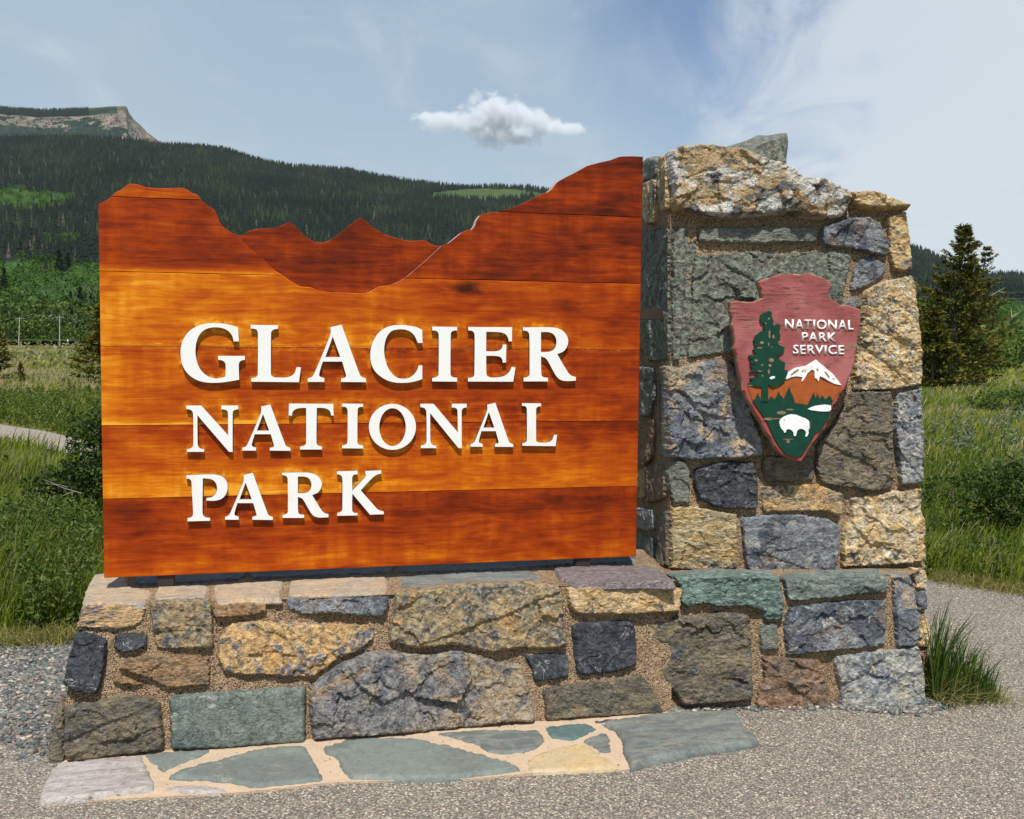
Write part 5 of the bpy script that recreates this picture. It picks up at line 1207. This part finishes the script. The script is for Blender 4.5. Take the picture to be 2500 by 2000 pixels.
# silver dead branches right of the spruces
def deadbranch(pts, dist, label):
    p0 = at_dist(*pts[0], dist); o = empty('dead_branch', tuple(p0), label, 'branch'); TV = []; TF = []; s0 = 0
    for a, b_ in zip(pts[:-1:2], pts[1::2]):
        pa, pb = at_dist(*a, dist) - p0, at_dist(*b_, dist + .3) - p0; m_ = (pa + pb) / 2 + rs.normal(0, .03, 3)
        tv, tf = tube_np([pa, m_, pb], [.016, .012, .005], 5); TV.append(tv); TF.append(tf + s0); s0 += len(tv)
    link('twig', mesh_np('twig', np.concatenate(TV), [np.concatenate(TF)]), M['deadwood'], o, Matrix.Translation(Vector(p0)))['kind'] = 'stuff'
deadbranch([(2420, 722), (2455, 702), (2438, 712), (2458, 713), (2375, 700), (2352, 712)], 42, 'short silvery dead branch sticking out right of the leaning spruce')
deadbranch([(2470, 775), (2468, 750), (2470, 775), (2492, 760), (2470, 775), (2466, 790)], 44, 'forked silver dead branch above the light green bushes at the right edge')

# ================================================================== HILLS AND FOREST
RX = [-1200, -600, -200, 0, 100, 200, 300, 400, 500, 560, 600, 650, 720, 850, 960, 1060, 1130, 1200, 1290, 1345, 1500, 1700, 1950, 2100, 2215, 2270, 2320, 2370, 2410, 2450, 2500, 2700, 3200, 3900]
RY = [420, 370, 345, 338, 336, 335, 341, 354, 360, 368, 382, 397, 408, 417, 439, 452, 459, 457, 460, 470, 490, 515, 545, 565, 600, 620, 647, 667, 671, 667, 673, 690, 730, 790]
DR, DF = 2650.0, 300.0
def ridge_h(px): return at_dist(px, np.interp(px, RX, RY), DR)[2]
def hill_pt(px, D):
    s = (D - DF) / (DR - DF); d = ray(px, 829); x = d[0] / d[1] * D
    if s <= 0: return np.array([x, D, -.5 * (s < 0)])
    zr = ridge_h(px); z = zr * (s ** 1.28 if s < 1 else 1 - (s - 1) * 1.6)
    z += (9 * noise.noise(Vector((x * .004, D * .004, 1.3))) + 22 * noise.noise(Vector((x * .0013, D * .0013, 4)))) * min(1, s * 3) * (1 if s < .85 else max(0, (1 - s) / .15))
    return np.array([x, D, z])
def proj_px(P):
    d = np.asarray(P) - CAM; z = d @ FW; return 1250 + F * (d @ RT) / z, 1000 - F * (d @ UP) / z
def is_clear(px, py):
    return ((px - 1190) / 120) ** 2 + ((py - 474) / 13) ** 2 < 1 + .8 * noise.noise(Vector((px * .03, py * .06, 0))) or ((px - 205) / 65) ** 2 + ((py - 712) / 9) ** 2 < 1
def is_aspen(px, py):
    w = 14 * noise.noise(Vector((px * .02, py * .02, 7))) + 10 * noise.noise(Vector((px * .07, py * .07, 3)))
    if px > 2150: return py > 738 + w
    return py > 632 + w * 1.6 + max(0, (px - 100)) * .12 or (((px - 60) / 120) ** 2 + ((py - 487) / 26) ** 2 < 1 + w * .06) or (((px - 150) / 60) ** 2 + ((py - 590) / 12) ** 2 < 1 + w * .06)
HXS = list(np.linspace(-1200, 3900, 150)); HDS = list(DF + (DR - DF) * np.linspace(0, 1, 60) ** 1.5) + [DR * 1.06, DR * 1.3]
HV = []; hc = []
for D in HDS:
    for px in HXS:
        p = hill_pt(px, D); HV.append(p); a, b_ = proj_px(p); hc.append(1.0 if is_clear(a, b_) else (.55 if is_aspen(a, b_) else 0.0))
nx_ = len(HXS); HF = np.array([(j * nx_ + i, j * nx_ + i + 1, (j + 1) * nx_ + i + 1, (j + 1) * nx_ + i) for j in range(len(HDS) - 1) for i in range(nx_ - 1)])
M['hill'] = attr_mat('forest floor and clearings', [(0, (.005, .010, .005)), (.5, (.03, .07, .008)), (1, (.05, .08, .02))], .95, noise_s=.02, var=.35)
ho = link('hills', mesh_np('hills', np.array(HV), [HF], True, {'v': hc}), M['hill']); ho['kind'] = 'structure'
M['forest'] = attr_mat('conifer forest', [(0, (.003, .009, .006)), (.45, (.006, .014, .008)), (.8, (.013, .025, .010)), (.95, (.028, .046, .015)), (1, (.07, .06, .05))], .9, .0)
M['aspen'] = attr_mat('aspen thicket leaves', [(0, (.018, .045, .005)), (.5, (.045, .105, .008)), (1, (.09, .175, .018))], .8, .25)
def cones(name, P, h, r, v, mat='forest', k=5):
    n = len(P); V = []; F_ = []; base = 0
    th = rs.uniform(0, 6.28, (n, 1)) + np.arange(k) * 2 * math.pi / k
    for z0, z1, rr in ((.02, .62, 1.0), (.34, .84, .68), (.62, 1.0, .40)):
        jr = rr * rs.uniform(.7, 1.25, (n, k)); ring = np.stack([P[:, :1] + (r[:, None] * jr) * np.cos(th), P[:, 1:2] + (r[:, None] * jr) * np.sin(th), P[:, 2:3] + h[:, None] * (z0 + rs.uniform(-.03, .03, (n, k)))], 2)
        ap = np.stack([P[:, 0], P[:, 1], P[:, 2] + h * z1], 1)[:, None]
        V.append(np.concatenate([ring, ap], 1))
    V = np.concatenate(V, 1); m_ = k + 1; b = (np.arange(n) * 3 * m_)[:, None]
    T = np.concatenate([b + np.array([[j * m_ + i, j * m_ + (i + 1) % k, j * m_ + k]]) for j in range(3) for i in range(k)])
    me = mesh_np(name, V.reshape(-1, 3), [T], False, {'v': np.repeat(v, 3 * m_)}); o = link(name, me, M[mat]); o['kind'] = 'stuff'; return o
CP = []; CH = []; CV = []; AP = []; AS = []
def grow(n, x0, x1, ymin_fn=None, D0=330.0):
    for _ in range(n):
        px = rs.uniform(x0, x1); s = rs.uniform(0, 1) ** .62; D = D0 + (DR - D0) * s
        p = hill_pt(px, D); a, b_ = proj_px(p)
        if ymin_fn and b_ > ymin_fn(a): continue
        if is_clear(a, b_) : continue
        if is_aspen(a, b_):
            if rs.uniform() < .04: CP.append(p); CH.append(rs.uniform(5, 10)); CV.append(rs.uniform(0, .5))
            else: AP.append(p); AS.append(rs.uniform(2.0, 4.2))
            continue
        nz = noise.noise(Vector((p[0] * .01, p[1] * .006, 2)))
        CP.append(p); CH.append(rs.uniform(7, 14.5)); CV.append(np.clip(.42 + .7 * nz + rs.normal(0, .26), 0, .94) if rs.uniform() > .012 else 1.0)
grow(9500, -220, 520); grow(12500, 480, 1420, lambda a: 640); grow(3600, 2150, 2700)
grow(6500, -900, -220); grow(6500, 1420, 2150); grow(3500, 2700, 3400); grow(3500, 480, 1420, lambda a: 900)
for px in np.concatenate([rs.uniform(-220, 1420, 1500), rs.uniform(2180, 2700, 420), rs.uniform(1420, 2180, 700), rs.uniform(-900, -220, 600), rs.uniform(2700, 3400, 500)]):
    D = DR * rs.uniform(.975, 1.0); CP.append(hill_pt(px, D)); CH.append(rs.uniform(6, 13.5)); CV.append(rs.uniform(.1, .6))
CP = np.array(CP); CH = np.array(CH); CV = np.array(CV)
cones('forest', CP, CH, CH * rs.uniform(.13, .2, len(CH)), CV)
def blobs_np(P, s, per, size, v0):
    n = len(P); d = rs.normal(0, 1, (n, per, 3)); d /= np.linalg.norm(d, axis=2)[:, :, None]; d *= (rs.uniform(.3, 1, (n, per, 1)) ** .5)
    d[:, :, 2] = d[:, :, 2] * .75 + .7
    C = (P[:, None] + d * s[:, None, None]).reshape(-1, 3); v = np.clip(np.repeat(v0, per) + rs.normal(0, .15, len(C)), 0, 1)
    return leaves_np(C, np.repeat(s, per) * size * rs.uniform(.6, 1.3, len(C)), v, .9, .4)
AP = np.array(AP); AS = np.array(AS)
V, T, v = blobs_np(AP, AS, 64, .30, rs.uniform(0, 1, len(AP))); o = link('aspen_thicket', mesh_np('aspen_thicket', V, [T], False, {'v': v}), M['aspen']); o['kind'] = 'stuff'
# willow thicket at the foot of the hill
def thicket(n, x0, x1, d0, d1, s0, s1, mat):
    px = rs.uniform(x0, x1, n); D = rs.uniform(d0, d1, n); P = np.array([(ray(a, 829)[0] / ray(a, 829)[1] * d, d, max(0, hill_pt(a, d)[2]) if d > 300 else 0) for a, d in zip(px, D)])
    V, T, v = blobs_np(P, rs.uniform(s0, s1, n), 90, .22, rs.uniform(.2, .9, n)); o = link('thicket', mesh_np('thicket', V, [T], False, {'v': v}), M[mat]); o['kind'] = 'stuff'
thicket(260, -300, 420, 306, 400, 3.0, 6.0, 'leaf'); thicket(150, -300, 420, 302, 330, 1.4, 3.0, 'leaf'); thicket(420, 420, 2400, 304, 380, 2.4, 5.0, 'leaf'); thicket(150, -1000, -300, 304, 380, 2.4, 5.0, 'leaf'); thicket(150, 2700, 3400, 150, 360, 2.4, 5.0, 'leaf')
thicket(60, -300, 420, 304, 380, 2.2, 5.0, 'sage')
thicket(60, 2330, 2750, 62, 95, 1.0, 1.9, 'leaf_light'); thicket(150, 2150, 2750, 100, 250, 1.8, 3.4, 'leaf_light')
# single spruces on the hillside
def dist_for(px, py):
    lo, hi = DF, DR
    for _ in range(30):
        mid = (lo + hi) / 2
        if proj_px(hill_pt(px, mid))[1] > py: lo = mid
        else: hi = mid
    return lo
for i, (px, py, hp, lab) in enumerate([(12, 712, 58, 'dark spruce at the left edge of the picture, alone among light green aspens'),
        (148, 672, 62, 'left one of two tall dark spruces touching each other on the aspen slope'), (170, 664, 48, 'right one of two tall dark spruces touching each other on the aspen slope'),
        (197, 747, 46, 'tallest dark spruce of the clump below the small hillside clearing'), (174, 745, 34, 'pointed dark spruce left of the tallest one below the small clearing'),
        (209, 746, 30, 'narrow dark spruce right of the tallest one below the small clearing'), (156, 726, 18, 'tiny dark spruce in front of the small hillside clearing'),
        (97, 751, 26, 'small rounded dark spruce between the willows on the left slope'), (152, 760, 20, 'small dark spruce just above the willow thicket')]):
    D = dist_for(px, py); p = hill_pt(px, D); Hh = hp * D / F
    spruce('spruce_tree', p, Hh, Hh * .24, lab, 'spruce tree', 40 + i, levels=16, whorl=6, sprays=8, size=Hh * .085, mat='needles_dark')
# butte
TX = [-900, -500, -200, 0, 60, 100, 200, 240, 280, 306, 310, 314, 325, 345, 360, 385, 420, 470]
TY = [330, 290, 272, 262, 266, 269, 266, 262, 259, 259, 262, 274, 290, 308, 324, 342, 365, 400]
BXS = sorted(set(list(np.linspace(-1000, 470, 430)) + [300, 305, 308, 310, 312, 315, 320])); BV_ = []; bc = []
rows = [(0, 0, 5000), (0, 6, 4985), (0, 9, 4980), (0, 13, 4970), (0, 17, 4960), (0, 19, 4950), ] + [(0, y_, 4950 - (y_ - 19) * 5.4) for y_ in range(21, 76, 2)] + [ (0, 100, 4500), (0, 150, 4200)]
BV_ = [at_dist(px, np.interp(px, TX, TY) + 30, 5300) for px in BXS]; bc = [0.0] * len(BXS)
for f_, dy, D in rows:
    for px in BXS:
        y = np.interp(px, TX, TY) + dy; w = noise.noise(Vector((px * .03, dy * .05, 0)))
        BV_.append(at_dist(px + 3 * w, y + 3 * w, D))
        forest = 1.0 if (6 <= dy <= 17 and px < 285) else 0.0
        w2 = noise.noise(Vector((px * .012, dy * .06, 5.5))) + .5 * noise.noise(Vector((px * .05, dy * .2, 2.5)))
        if dy > 19: forest = 1.0 if (px < 250 and dy > 46 + 22 * w2) or (px < 150 and w2 > .02) or w2 > .42 else 0.0
        bc.append(.35 + .1 * w if dy < 6 and px > 200 else (0.0 if forest else .78 + .3 * w + .25 * w2))
nx_ = len(BXS); BF_ = np.array([(j * nx_ + i, j * nx_ + i + 1, (j + 1) * nx_ + i + 1, (j + 1) * nx_ + i) for j in range(len(rows)) for i in range(nx_ - 1)])
M['butte'] = attr_mat('butte rock and scrub', [(0, (.012, .026, .016)), (.25, (.03, .055, .025)), (.4, (.08, .10, .05)), (.7, (.12, .10, .08)), (1, (.20, .165, .135))], .95, noise_s=.03, var=.7)
bo = link('mountain', mesh_np('mountain', np.array(BV_), [BF_], False, {'v': bc}), M['butte']); bo['kind'] = 'structure'
n = 2600; px = rs.uniform(-300, 300, n); P = np.array([at_dist(a, np.interp(a, TX, TY) + b_, 4990 - b_ * 2.0) for a, b_ in zip(px, rs.uniform(0, 15, n))])
sel = px < 215; P = P[sel]; cones('forest', P, rs.uniform(8, 14, len(P)), rs.uniform(2.5, 4, len(P)), rs.uniform(0, .5, len(P)))
n = 700; px = rs.uniform(-250, 380, n); dy_ = rs.uniform(20, 75, n); P = np.array([at_dist(a, np.interp(a, TX, TY) + b_, 4945 - (b_ - 19) * 5.4) for a, b_ in zip(px, dy_)])
cones('forest', P, rs.uniform(5, 11, n), rs.uniform(1.8, 3.5, n), rs.uniform(0, .6, n))
# utility poles and wires
M['pole'] = simple_mat('weathered pole wood', (0.42, 0.40, 0.37), .8, .15, 3)
poles = []
for i, (px, ytop, ybase, D, lab) in enumerate([(46.5, 774, 826, 296, 'pale utility pole at the left, leaning a little, in front of the willows'), (145.5, 771, 832, 293, 'straight pale utility pole in the middle of the line, beside the meadow'), (201, 738, 752, 520, 'short far utility pole in front of the dark spruce clump')]):
    base = at_dist(px - (1.2 if i == 0 else 0), ybase, D); topp = at_dist(px + (1.5 if i == 0 else 0), ytop, D); o = empty('utility_pole', tuple(base), lab, 'utility pole', 'utility poles at the foot of the hill')
    tv, tf = tube_np([base - base - [0, 0, 2], topp - base], [.15, .10], 8); link('pole', mesh_np('pole', tv, [tf]), M['pole'], o, Matrix.Translation(Vector(base)))
    c_ = topp - base; tv, tf = tube_np([c_ + [-1.3, 0, -.4], c_ + [1.3, 0, -.4]], [.045, .045], 6); link('crossarm', mesh_np('crossarm', tv, [tf]), M['pole'], o, Matrix.Translation(Vector(base))); poles.append(topp)
M['wire'] = simple_mat('power line wire', (0.45, 0.46, 0.48), .5, .05, 3)
def wire(a, b_, sag, lab):
    pts = [np.array(a) * (1 - s) + np.array(b_) * s - [0, 0, sag * 4 * s * (1 - s)] for s in np.linspace(0, 1, 12)]
    tv, tf = tube_np(np.array(pts) - np.array(a), [.006 if a[1] < 200 else .009] * 12, 4); o = link('power_line', mesh_np('power_line', tv, [tf]), M['wire'], None, Matrix.Translation(Vector(a))); tag(o, lab, 'power line')
wire(poles[0] + [1, 0, -.3], poles[1] + [-1, 0, -.3], .8, 'thin power line strung between the two near utility poles')
wire(at_dist(-120, 775, 340), poles[0] + [-1, 0, -.3], .8, 'thin power line running off the left edge from the leaning utility pole')
wire(at_dist(2120, 702, 150), at_dist(2640, 708, 150), .5, 'upper thin power line crossing behind the spruces')
wire(at_dist(2120, 716, 150), at_dist(2640, 724, 150), .5, 'lower thin power line crossing behind the spruces')
mk = at_dist(165.5, 834, 200); tv, tf = tube_np([(0, 0, 0), (0, 0, .42)], [.13, .12], 8)
o = link('marker_post', mesh_np('marker_post', tv, [tf]), M['pwhite'], None, Matrix.Translation(Vector(mk))); tag(o, 'tiny white marker post in the meadow right of the middle utility pole', 'marker post')

# ================================================================== CLOUDS
def cloud(name, cx, cy, wpx, hpx, D, density, seed, label, wisp=0.0, shape=None):
    c = at_dist(cx, cy, D); a = wpx / F * D / 2; b_ = hpx / F * D / 2
    m, t = new_mat(name + ' vapour %d' % seed)
    v = t.n('ShaderNodeTexCoord').outputs['Object']; vn = t.vmath('SCALE', v); vn.node.inputs['Scale'].default_value = 1
    sx = t.n('ShaderNodeSeparateXYZ', None, Vector=v)
    # sum of soft puffs given in units of the half height
    acc = None
    for (x, z, r) in shape:
        d = t.vmath('SUBTRACT', v, (x * b_, 0, z * b_)); d = t.vmath('DIVIDE', d, (r[0] * b_, r[0] * b_ * .8, r[1] * b_)); ln = t.vmath('LENGTH', d, out=1)
        k = t.math('SUBTRACT', 1.0, ln); acc = k if acc is None else t.n('ShaderNodeMath', dict(operation='SMOOTH_MAX'), i0=acc, i1=k, i2=.25).outputs[0]
    n1 = t.noise(t.vmath('ADD', v, (seed * 100, 0, 0)), 1.5 / b_, 7, .62, .3)
    f = t.math('ADD', acc, t.math('MULTIPLY', t.math('SUBTRACT', n1, .5), 2.9 + wisp))
    dn = t.math('MULTIPLY', t.step(f, 0.02, .55 + wisp * .6), density)
    vol = t.n('ShaderNodeVolumePrincipled', None, Color=(.92, .935, .96), Density=dn, Anisotropy=0.1)
    t.n('ShaderNodeOutputMaterial', None, Volume=vol.outputs[0]); m.cycles.volume_step_rate = .25
    me = box_me(name, a * 2.2, a * 1.4, b_ * 2.6, 0, False); o = link(name, me, m, None, Matrix.Translation(Vector(c))); tag(o, label, 'cloud'); return o
cloud('cloud', 1225, 300, 460, 120, 7200, .024, 1, 'small white cumulus cloud with a grey flat base above the wooded ridge', 0,
      [(-.4, .45, (1.0, .85)), (-.95, .05, (1.2, .65)), (.3, .15, (1.25, .8)), (.2, -.35, (1.5, .6)), (1.3, -.15, (1.3, .5)), (2.2, -.2, (1.0, .32)), (-2.2, -.05, (1.1, .38)), (-2.9, .15, (.7, .25))])
cloud('cloud', 2030, 412, 200, 48, 7200, .0016, 2, 'faint grey wisp of cloud right of the top of the pillar', 1.0, [(-1.5, .3, (2., .7)), (.5, .1, (2.4, .7)), (2.2, -.2, (1.8, .6))])
cloud('cloud', 1440, 395, 120, 44, 7200, .0016, 3, 'faint grey wisp of cloud just above the highest point of the wooden sign', 1.0, [(-.8, -.1, (1.6, .7)), (.8, .2, (1.6, .6))])
# ================================================================== HAZE
hb = box_me('haze', 9000, 5600, 1260, 0, False)
mh, th_ = new_mat('haze air'); vol = th_.n('ShaderNodeVolumePrincipled', None, Color=(.80, .88, 1.0), Density=HAZE, Anisotropy=.2)
th_.n('ShaderNodeOutputMaterial', None, Volume=vol.outputs[0])
if HAZE > 0:
    o = link('haze', hb, mh, None, Matrix.Translation((0, 2600, 624))); o['kind'] = 'stuff'
